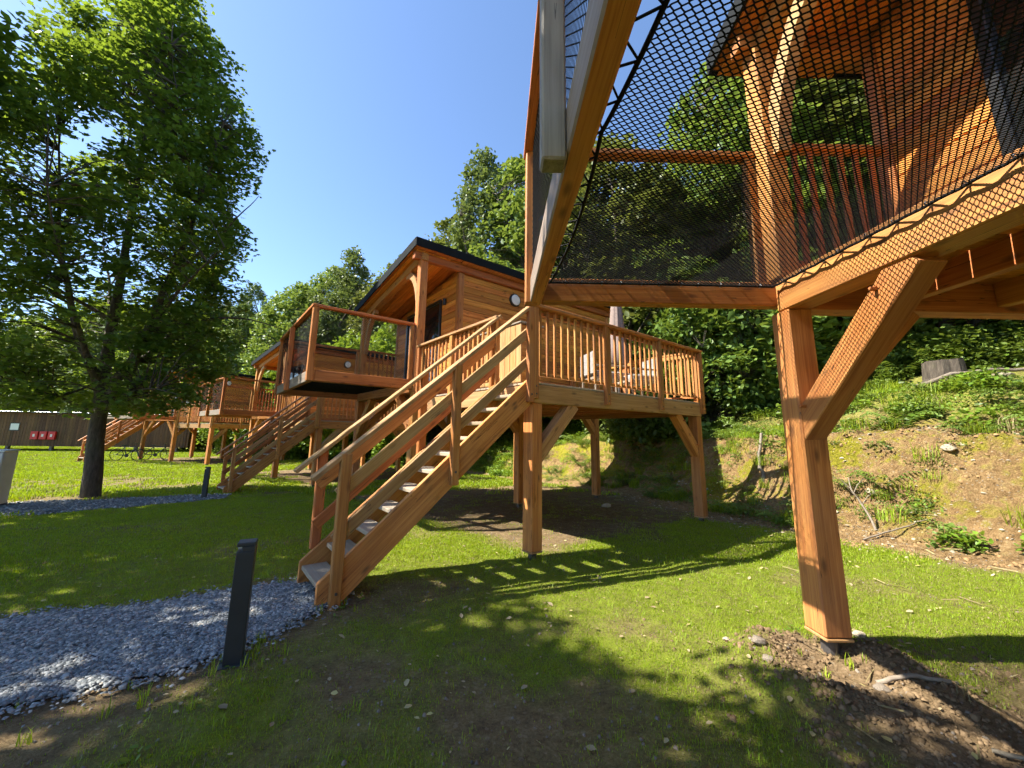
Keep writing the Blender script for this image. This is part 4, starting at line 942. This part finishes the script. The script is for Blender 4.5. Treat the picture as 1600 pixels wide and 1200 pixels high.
# thin bare trunks among the shrubs at the right
for (x, y, h, r_, lean, label) in [(12.4, 10.5, 5.0, .16, .3, 'grey tree trunk behind the brace, the left one of the pair'), (13.2, 9.6, 5.2, .18, -.2, 'mossy tree trunk at the right edge, the right one of the pair')]:
    z0 = H(x, y); pts = [(lean * t * t, .1 * math.sin(t * 3), h * t - .2) for t in np.linspace(0, 1, 9)]; A_ = Acc(); A_.add(*tube_path(pts, np.linspace(r_ * 1.3, r_ * .7, 9), 10))
    A_.add(*tube_path([(lean * .3, 0, h * .55), (.5, .2, h * .75), (.9, .3, h * .95)], [.05, .04, .015], 6)); t_ = empty('bare_tree', (x, y, z0)); tag(t_, label, 'tree'); link('trunk', A_.mesh('trunk', BARK, True), t_)

# ------------------------------------------------------------------ scatter by geometry nodes (for what nobody could count)
def gn_scatter(name, pts, yaw, scl, idx, protos, label, cat):
    col = bpy.data.collections.new(name + '_source')
    for i, me in enumerate(protos):
        o = bpy.data.objects.new('%s_source_%02d' % (name, i), me); col.objects.link(o)
    me = bpy.data.meshes.new(name); me.vertices.add(len(pts)); me.vertices.foreach_set('co', np.asarray(pts, np.float32).ravel())
    for n_, v_, t in (('yaw', yaw, 'FLOAT'), ('scl', scl, 'FLOAT'), ('idx', idx, 'INT')):
        a = me.attributes.new(n_, t, 'POINT'); a.data.foreach_set('value', np.asarray(v_, np.int32 if t == 'INT' else np.float32))
    o = link(name, me); tag(o, label, cat, None, 'stuff')
    ng = bpy.data.node_groups.new(name, 'GeometryNodeTree'); ng.interface.new_socket('Geometry', in_out='INPUT', socket_type='NodeSocketGeometry'); ng.interface.new_socket('Geometry', in_out='OUTPUT', socket_type='NodeSocketGeometry')
    nn = ng.nodes; gi_ = nn.new('NodeGroupInput'); go = nn.new('NodeGroupOutput'); ip = nn.new('GeometryNodeInstanceOnPoints'); ci = nn.new('GeometryNodeCollectionInfo')
    ci.inputs['Collection'].default_value = col; ci.inputs['Separate Children'].default_value = True; ci.inputs['Reset Children'].default_value = True
    def na(n_, t): q = nn.new('GeometryNodeInputNamedAttribute'); q.data_type = t; q.inputs[0].default_value = n_; return q.outputs[0]
    cx = nn.new('ShaderNodeCombineXYZ'); ng.links.new(na('yaw', 'FLOAT'), cx.inputs[2]); ng.links.new(cx.outputs[0], ip.inputs['Rotation']); ng.links.new(na('scl', 'FLOAT'), ip.inputs['Scale'])
    ng.links.new(na('idx', 'INT'), ip.inputs['Instance Index']); ip.inputs['Pick Instance'].default_value = True
    ng.links.new(gi_.outputs[0], ip.inputs['Points']); ng.links.new(ci.outputs[0], ip.inputs['Instance']); ng.links.new(ip.outputs[0], go.inputs[0])
    md = o.modifiers.new('scatter', 'NODES'); md.node_group = ng
    return o
FPX = 611.1
def project(x, y, z):
    p = R(10.158); ro = R(.999); zz = np.asarray(z) - CAMZ; d = y * math.cos(p) + zz * math.sin(p); up = -y * math.sin(p) + zz * math.cos(p)
    d = np.where(d > .05, d, 1e-3); a = FPX * x / d; b = -FPX * up / d
    return np.where(d > .06, 784.26 + a * math.cos(ro) - b * math.sin(ro), -9999), 568.945 + a * math.sin(ro) + b * math.cos(ro)
def near_view(x, y, z, m=260):
    px, py = project(x, y, z); return (px > -m) & (px < 1600 + m) & (py < 1200 + m)

# wood on the hill: fills the slope between and behind the single trees, below their tops
rs = np.random.RandomState(77)
SKX = [-2000, 0, 300, 380, 430, 450, 500, 560, 630, 660, 700, 760, 820, 880, 960, 1010, 1045, 1080, 1130, 1170, 1250, 1600, 4000]
SKY = [470, 470, 470, 455, 480, 450, 412, 392, 388, 350, 310, 262, 275, 270, 185, 215, 235, 200, 120, 70, -60, -200, -300]
q = np.column_stack([rs.uniform(-75, 45, 9000), rs.uniform(-6, 75, 9000)]); s = base_dist(q[:, 0], q[:, 1]); q = q[(s > 5.5) & (s < 34)]
keep = []
for p in q:
    if all((p[0] - k[0]) ** 2 + (p[1] - k[1]) ** 2 > 2.7 ** 2 for k in keep): keep.append(p)
P_ = []; Yw = []; Sc = []; Ix = []
for x, y in keep:
    z = H(x, y); kind = rs.choice([0, 1, 2, 0, 1]); hgt = (12.2, 14.3, 13.2)[kind]; s_ = rs.uniform(.75, 1.15)
    for _ in range(7):
        px, py = project(x, y, z + hgt * s_); rr = 3 * s_ * FPX / max(2, y)
        lim = max(np.interp([px - rr * .6, px, px + rr * .6], SKX, SKY)) if y > 1 else -999
        if y > 1 and py < lim + 4: s_ *= .86
        else: break
    if s_ < .28: continue
    P_.append((x, y, z - .3)); Yw.append(rs.uniform(0, 6.28)); Sc.append(s_); Ix.append(kind)
wp = []
for i in range(3):
    V = []; 
    a, b = WT[i]; nv = len(a.vertices); av = np.zeros(nv * 3, np.float32); a.vertices.foreach_get('co', av); bv = np.zeros(len(b.vertices) * 3, np.float32); b.vertices.foreach_get('co', bv)
    af = np.zeros(len(a.loops), np.int32); a.loops.foreach_get('vertex_index', af); bf = np.zeros(len(b.loops), np.int32); b.loops.foreach_get('vertex_index', bf)
    rn = np.zeros(len(b.vertices), np.float32); b.attributes['rnd'].data.foreach_get('value', rn)
    me = mesh_np('woodland_tree', np.concatenate([av.reshape(-1, 3), bv.reshape(-1, 3)]), np.concatenate([af.reshape(-1, 4), bf.reshape(-1, 4) + nv]), b.materials[0], rnd=np.concatenate([np.zeros(nv), rn]))
    me.materials.append(BARK); mi = np.zeros(len(me.polygons), np.int32); mi[:len(af) // 4] = 1; me.polygons.foreach_set('material_index', mi); wp.append(me)
gn_scatter('woodland', P_, Yw, Sc, Ix, wp, 'mass of trees covering the hillside behind the cabins', 'woodland')

# undergrowth on the bank and the slope above it
def clump(seed, n, h, r, leaf, mat, tilt=.7):
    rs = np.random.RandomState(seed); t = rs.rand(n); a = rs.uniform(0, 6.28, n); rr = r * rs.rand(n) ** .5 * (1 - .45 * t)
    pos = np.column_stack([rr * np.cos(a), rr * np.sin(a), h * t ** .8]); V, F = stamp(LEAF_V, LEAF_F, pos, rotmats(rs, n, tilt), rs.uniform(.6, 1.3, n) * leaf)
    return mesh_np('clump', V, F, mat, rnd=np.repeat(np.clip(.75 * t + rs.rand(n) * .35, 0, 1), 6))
def fern(seed, mat):
    rs = np.random.RandomState(seed); V = []; F = []; rn = []; k = 0
    for i in range(9):
        a = 2 * math.pi * i / 9 + rs.uniform(-.2, .2); L = rs.uniform(.45, .7)
        for j in range(11):
            t = (j + 1) / 11; c = np.array([math.cos(a) * L * t, math.sin(a) * L * t, .5 * math.sin(t * 2.2) * L]); wd = .13 * (1 - t) + .02; tv = np.array([math.cos(a), math.sin(a), .2]); sv = np.array([-math.sin(a), math.cos(a), -.1])
            for s in (-1, 1): V += [c, c + tv * .035, c + sv * s * wd + tv * .05 + np.array([0, 0, -.04])]; F.append([k, k + 1, k + 2, k + 2]); F[-1] = [k, k + 1, k + 2]; k += 3; rn += [t] * 3
    return mesh_np('fern', V, np.array(F), mat, rnd=rn)
def blades(seed, n, r, h, wd, mat, bend=.5):
    rs = np.random.RandomState(seed); a = rs.uniform(0, 6.28, n); rr = r * rs.rand(n) ** .5; hh = h * rs.uniform(.5, 1.15, n); d = rs.uniform(0, 6.28, n); lean = rs.uniform(.1, 1, n) * bend
    b = np.column_stack([rr * np.cos(a), rr * np.sin(a), np.full(n, -.006)]); dv = np.column_stack([np.cos(d), np.sin(d), np.zeros(n)]); sv = np.column_stack([-np.sin(d), np.cos(d), np.zeros(n)]) * (wd * rs.uniform(.7, 1.3, n))[:, None]
    m = b + dv * (lean * hh * .35)[:, None] + np.array([0, 0, 1]) * (hh * .62)[:, None]; t = b + dv * (lean * hh)[:, None] + np.array([0, 0, 1]) * (hh * (1 - .3 * lean))[:, None]
    V = np.stack([b - sv, b + sv, m - sv * .75, m + sv * .75, t], 1).reshape(-1, 3); k = np.arange(n)[:, None] * 5
    F = np.concatenate([k + np.array([[0, 1, 3]]), k + np.array([[0, 3, 2]]), k + np.array([[2, 3, 4]])]); return mesh_np('tuft', V, F, mat, rnd=np.repeat(rs.rand(n), 5))
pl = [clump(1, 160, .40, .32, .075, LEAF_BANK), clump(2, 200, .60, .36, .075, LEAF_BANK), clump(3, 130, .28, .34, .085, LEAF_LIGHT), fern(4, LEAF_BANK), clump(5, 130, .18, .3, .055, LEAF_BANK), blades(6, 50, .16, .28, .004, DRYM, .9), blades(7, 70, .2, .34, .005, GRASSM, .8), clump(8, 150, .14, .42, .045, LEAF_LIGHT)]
rs = np.random.RandomState(91)
q = np.column_stack([rs.uniform(-32, 18, 90000), rs.uniform(1.5, 42, 90000)]); s = base_dist(q[:, 0], q[:, 1]); n1 = fbm(q[:, 0] * .55, q[:, 1] * .55, 15, 3); n2 = fbm(q[:, 0] * 1.6, q[:, 1] * 1.6, 16, 3)
fr_ = sstep(12, 26, q[:, 1] - .2 * q[:, 0])
# thick above the lip, thinner on the bare cut face; patchy
d = np.where(s > 2.2, np.where(s < 6.5, .62 * sstep(.42, .60, n2 * .5 + n1 * .5), .9), 0) + np.where((s > .3) & (s <= 2.2), .75 * sstep(.52, .62, n2), 0)
d = np.where((s > .5) & (s < 2.2) & (q[:, 1] > 6.6 + .0 * q[:, 0]) & (fr_ < .5), np.maximum(d, .6 * sstep(.40, .52, n2)), d)
d = np.where((s > .25) & (s < 2.3) & (q[:, 1] > 6.2) & (fr_ < .5), np.maximum(d, .85 * sstep(.36, .5, n2)), d)
d = np.where(fr_ > .3, np.where(s > .2, .8, 0), d); d = np.where(s > 11, d * .35, d)
# the right end of the bank is barer
d *= np.where((q[:, 0] > 5.6) & (s < 2.3) & (q[:, 1] < 7.6), .6, 1)
k_ = rs.rand(len(q)) < d * np.where(q[:, 1] < 14, 1.0, .8); q = q[k_]; s = s[k_]; z = height(q[:, 0], q[:, 1]); vis = near_view(q[:, 0], q[:, 1], z); q = q[vis]; s = s[vis]; z = z[vis]
ix = np.where(s > 2.4, np.where(s < 6, rs.choice([4, 5, 6, 4, 0, 2, 7, 7], len(q)), rs.choice([0, 1, 2, 3, 1, 0, 4], len(q))), rs.choice([4, 2, 3, 5, 6, 4, 0], len(q))); ix = np.where((s < 2.3) & (q[:, 1] > 6.2), rs.choice([4, 6, 7, 7, 6, 7, 3], len(q)), ix); ix = np.where((fr_[k_][vis] > .3) & (s < 6), rs.choice([2, 6, 2, 4, 6], len(q)), ix); scl = rs.uniform(.6, 1.3, len(q)) * np.where(s > 6, 1.35, 1) * np.where(s < 2.2, .75, 1)
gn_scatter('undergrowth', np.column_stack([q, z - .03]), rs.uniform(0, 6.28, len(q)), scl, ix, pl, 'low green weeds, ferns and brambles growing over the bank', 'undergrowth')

# grass
rs = np.random.RandomState(101)
def grass_pts(n, x0, x1, y0, y1, cond, pw=1.0):
    q = np.column_stack([rs.uniform(x0, x1, n), rs.uniform(y0, y1, n)]); q = q[cond(q[:, 0], q[:, 1])]; g = grass_amount(q[:, 0], q[:, 1]); q = q[rs.rand(len(q)) < g ** pw]; z = height(q[:, 0], q[:, 1]); v = near_view(q[:, 0], q[:, 1], z); return np.column_stack([q, z])[v]
T1 = [blades(11, 12, .06, .019, .0016, GRASSM), blades(12, 10, .065, .026, .0016, GRASSM), blades(13, 13, .065, .016, .0016, GRASSM), blades(14, 10, .06, .022, .0015, DRYM, .9), blades(15, 5, .04, .045, .0018, GRASSM, .7)]
g = grass_pts(78000, -4.6, 7, .9, 5.0, lambda x, y: y < 5.0); ix = rs.choice([0, 1, 2, 0, 1, 2, 3, 2, 0, 3, 2, 3, 0, 1, 2, 3, 2, 0, 2, 4], len(g)); gn_scatter('grass', g, rs.uniform(0, 6.28, len(g)), rs.uniform(.7, 1.25, len(g)), ix, T1, 'short thin grass of the foreground lawn', 'grass')
T2 = [blades(21, 34, .12, .028, .003, GRASSM), blades(22, 30, .13, .034, .003, GRASSM), blades(23, 36, .13, .024, .003, GRASSM), blades(24, 22, .13, .028, .003, DRYM)]
g = grass_pts(44000, -9, 7, 1.0, 11.5, lambda x, y: (y >= 5.0) | (x < -4.6)); ix = rs.choice([0, 1, 2, 0, 1, 2, 0, 1, 3], len(g)); gn_scatter('grass', g, rs.uniform(0, 6.28, len(g)), rs.uniform(.7, 1.3, len(g)), ix, T2, 'lawn grass between the nearest cabin and the big tree', 'grass')
T3 = [blades(31, 60, .30, .075, .011, GRASSM), blades(32, 60, .32, .085, .011, GRASSM), blades(33, 44, .30, .07, .011, DRYM)]
g = grass_pts(26000, -48, 8, 3, 38, lambda x, y: ((y >= 11.5) | (x < -9)) & (x > -2.0 * y)); ix = rs.choice([0, 1, 0, 1, 0, 1, 2], len(g)); gn_scatter('grass', g, rs.uniform(0, 6.28, len(g)), rs.uniform(.7, 1.3, len(g)), ix, T3, 'far lawn around the distant cabins', 'grass')

anch = [cab_world(1, 0, WW), cab_world(2, .09, -WD + .09), cab_world(2, LD - .1, -WD + .1), cab_world(2, -2.3, -WD), cab_world(2, -2.2, -WD + SW), (-1.66, 2.76), (-1.9, 2.5), (-2.4, 4.0), (-2.8, 2.1), (-3.2, 3.6)]
g = np.concatenate([np.array(a)[None] + rs.normal(0, 1, (18, 2)) * (.16 if i < 6 else .28) for i, a in enumerate(anch)]); g = g[(np.hypot(g[:, 0] - 2.2, g[:, 1] - 2.85) > .12) & ~inpoly(g[:, 0], g[:, 1], NEARPATH)]; g = np.column_stack([g, height(g[:, 0], g[:, 1])])
T4 = [blades(41, 9, .03, .11, .0024, GRASSM, .8), blades(42, 7, .025, .14, .0024, DRYM, .9), clump(43, 9, .03, .06, .035, LEAF_LIGHT, .35), blades(44, 12, .03, .08, .003, GRASSM, .9)]
gn_scatter('grass', g, rs.uniform(0, 6.28, len(g)), rs.uniform(.6, 1.2, len(g)), rs.choice([0, 1, 2, 3, 0, 3], len(g)), T4, 'longer weedy tufts round the posts and path edge', 'grass')
# fallen leaves and pebbles
rs = np.random.RandomState(111)
def loose(n, x0, x1, y0, y1, tv, tf, smin, smax, mat, name, label, cat, dens, lift, tilt, pw=1.0):
    q = np.column_stack([rs.uniform(x0, x1, n), rs.uniform(y0, y1, n)]); q = q[rs.rand(len(q)) < dens(q[:, 0], q[:, 1])]; z = height(q[:, 0], q[:, 1]); v = near_view(q[:, 0], q[:, 1], z, 100); q = q[v]; z = z[v]; m = len(q)
    V, F = stamp(tv, tf, np.column_stack([q, z + lift]), rotmats(rs, m, tilt), rs.uniform(smin, smax, m) * rs.uniform(.6, 1.3, m)); o = link(name, mesh_np(name, V, F, mat, rnd=np.repeat(rs.rand(m) ** 1.2, len(tv)))); tag(o, label, cat, None, 'stuff')
loose(3600, -4.5, 7, 1.2, 9, LEAF_V, LEAF_F, .018, .05, LITTER, 'fallen_leaves', 'pale dry leaves scattered over the lawn', 'leaves', lambda x, y: np.where(base_dist(x, y) < 0, .35, .2) * np.where(y < 5, 1, .6), .014, .3)
PB_V = [(-.5, -.3, -.2), (.4, -.5, -.2), (.5, .35, -.2), (-.35, .5, -.2), (-.3, -.2, .28), (.22, -.3, .3), (.3, .2, .26), (-.2, .28, .3)]
def bare(x, y): return np.clip(1 - grass_amount(x, y), 0, 1) * ~(inpoly(x, y, NEARPATH) | inpoly(x, y, FARPATH))
SOILC = plain('soil_crumb', (.17, .115, .065), .95, 0, .1, .45, 14)
loose(9000, 1.1, 3.9, 1.2, 3.4, PB_V, CH_F, .008, .030, SOILC, 'soil_crumbs', 'crumbly clods of earth heaped round the near post', 'soil', lambda x, y: np.clip(bare(x, y) * 1.2 * (.25 + np.exp(-((np.hypot(x - 2.05, y - 2.62) - .38) / .22) ** 2)), 0, 1), .004, .6)
BANKC = plain('bank_crumb', (.27, .17, .08), .95, 0, .1, .45, 14)
loose(14000, 3.5, 10.5, 2.6, 12, PB_V, CH_F, .012, .055, BANKC, 'soil_crumbs', 'loose clods of earth on the face of the bank', 'soil', lambda x, y: ((base_dist(x, y) > -.3) & (base_dist(x, y) < 2.4)) * .8 * sstep(.4, .6, fbm(x * 2, y * 2, 51, 3)), .0, .6)
loose(16000, -4, 8, 1.2, 12, PB_V, CH_F, .007, .022, ROCK, 'pebbles', 'small stones and soil crumbs on the bare ground', 'pebbles', lambda x, y: bare(x, y) * .7 * (base_dist(x, y) < 2.6), .004, .5)
loose(3200, 2, 9, 2.5, 12, [(a, b, c * .45) for a, b, c in PB_V], CH_F, .014, .06, ROCKP, 'pebbles', 'pale stone flakes on the earth bank', 'pebbles', lambda x, y: ((base_dist(x, y) > -.6) & (base_dist(x, y) < 2.3)) * .55, .006, .5)
loose(2600, 1.6, 9, 1.6, 12, [(-.5, -.03, 0), (.5, -.02, .02), (.5, .02, .05), (-.5, .03, .03)], [[0, 1, 2, 3]], .05, .22, DRYM, 'wood_splinters', 'splinters and straw lying on the bare earth', 'litter', lambda x, y: bare(x, y) * .6 * (base_dist(x, y) < 2.5), .012, .25)

# single stones, offcuts, stumps and branches
def stone(x, y, s, label, mat=ROCK, seed=0, flat_=.55, group='stones by the near post', lift=0.0):
    bm = bmesh.new(); bmesh.ops.create_icosphere(bm, subdivisions=2, radius=1); r_ = np.random.RandomState(seed)
    dirs = r_.normal(0, 1, (7, 3)); dirs /= np.linalg.norm(dirs, axis=1, keepdims=True); cut = r_.uniform(.55, .85, 7)
    for v in bm.verts:
        p = np.array(v.co)
        for d_, c_ in zip(dirs, cut):
            t = p @ d_
            if t > c_: p = p - d_ * (t - c_)
        v.co = Vector(p * (1 + r_.normal(0, .03)))
    me = bpy.data.meshes.new('stone'); bm.to_mesh(me); bm.free(); me.materials.append(mat)
    o = link('stone', me, None, (x, y, H(x, y) + s * flat_ * .35 + lift), (r_.uniform(-.2, .2), r_.uniform(-.2, .2), r_.uniform(0, 6))); o.scale = (s, s * r_.uniform(.55, .9), s * flat_); tag(o, label, 'stone', group)
for i, (x, y, s, l) in enumerate([(1.72, 2.86, .06, 'brown lump of stone on the soil heap left of the near post'), (1.60, 3.02, .03, 'pale stone at the far left of the soil heap'), (2.30, 2.98, .045, 'flat stone right behind the near post foot'), (2.62, 3.12, .05, 'long pale stone on the grass edge right of the near post'), (2.12, 2.42, .05, 'small stone in front of the near post foot'), (1.66, 2.68, .045, 'small grey stone at the left of the soil heap')]):
    stone(x, y, s, l, ROCKP if i in (1, 3) else ROCK, 200 + i)
for i, (x, y, s, l) in enumerate([(7.1, 6.3, .13, 'pale stone half way up the bare bank at the right'), (6.3, 6.9, .12, 'grey stone at the foot of the mossy bank'), (8.2, 5.6, .16, 'broad pale stone on the bank at the right edge'), (10.6, 8.2, .32, 'grey slab lying on the slope at the upper right'), (2.5, 9.6, .12, 'flat stone in the shade under the deck')]):
    stone(x, y, s, l, ROCKP, 230 + i, .5, 'stones on the bank')
def stick(name, pts, r0, r1, label, mat=DEADW, cat='branch', group='dead branches on the ground', side=()):
    pts = np.array(pts, float); pts[:, 2] += np.array([H(a, b) for a, b in pts[:, :2]]); A_ = Acc(); t = np.linspace(0, 1, 9); q = np.array([np.interp(t, np.linspace(0, 1, len(pts)), pts[:, i]) for i in range(3)]).T
    for _ in range(3): q[1:-1] = (q[:-2] + q[1:-1] * 2 + q[2:]) / 4
    q[1:-1] += np.random.RandomState(len(label)).normal(0, r0 * .35, (7, 3))
    A_.add(*tube_path(q, np.linspace(r0, r1, 9), 7))
    for (i, dv, L) in side:
        p = q[i]; d_ = np.array(dv, float); A_.add(*tube_path([p, p + d_ * L * .5 + np.array([0, .02, .02]), p + d_ * L], [r1 * 1.1, r1 * .8, r1 * .3], 5))
    o = link(name, A_.mesh(name, mat, True)); tag(o, label, cat, group)
stick('branch', [(1.95, 1.55, .03), (2.2, 1.48, .05), (2.55, 1.30, .03)], .008, .005, 'pale bare stick lying in the soil at the bottom right')
stick('branch', [(2.2, 2.0, .02), (2.35, 1.9, .03), (2.45, 1.82, .02)], .010, .008, 'short stick on the shaded soil below the near post')
stick('branch', [(2.16, 2.50, .02), (2.3, 2.46, .03), (2.5, 2.42, .02)], .014, .010, 'thick weathered stick in front of the near post foot')
stick('branch', [(5.55, 8.55, .0), (5.6, 8.7, .2), (5.85, 8.9, .30)], .045, .03, 'pale broken root sticking up from the bank left of the near post')
stick('branch', [(5.75, 6.3, .0), (5.8, 6.5, .32), (5.7, 6.6, .55), (5.78, 6.7, .78)], .02, .008, 'bare twiggy branch standing at the foot of the bank right of the near post', side=((3, (.8, .2, .5), .4), (4, (-.6, .1, .7), .3), (5, (.5, -.2, .8), .3), (6, (-.4, .3, .6), .3)))
stick('branch', [(5.4, 6.15, .02), (5.8, 6.1, .10), (6.25, 6.0, .02)], .014, .008, 'thin dead branch lying at the foot of the bank right of the near post')
stick('branch', [(9.2, 8.6, .05), (9.9, 8.2, .22), (10.9, 7.9, .12)], .05, .035, 'long dead branch on the slope at the upper right')
stick('branch', [(7.5, 9.9, .1), (7.1, 9.6, .9), (6.8, 9.4, 1.7)], .03, .02, 'pale bare pole leaning among the shrubs left of the near post')
def stump(x, y, r_, h, label):
    t_ = empty('tree_stump', (x, y, H(x, y) - .1)); tag(t_, label, 'stump', 'cut stump on the bank'); n = 18; V = []
    rs_ = np.random.RandomState(int(x * 10)); w_ = 1 + .12 * rs_.normal(0, 1, n)
    for z_, k in ((0, 1.35), (.15, 1.1), (h, 1.0)): V += [(r_ * k * w_[i] * math.cos(2 * math.pi * i / n), r_ * k * w_[i] * math.sin(2 * math.pi * i / n), z_ + (.05 * w_[i] if z_ == h else 0)) for i in range(n)]
    F = [[a * n + i, a * n + (i + 1) % n, (a + 1) * n + (i + 1) % n, (a + 1) * n + i] for a in range(2) for i in range(n)]; link('bark_side', mesh_np('bark_side', V, F, BARK), t_)
    link('cut_face', mesh_np('cut_face', V[2 * n:], [list(range(n))], STUMPW), t_)
stump(10.0, 8.7, .33, .5, 'orange brown cut stump on the slope at the upper right')
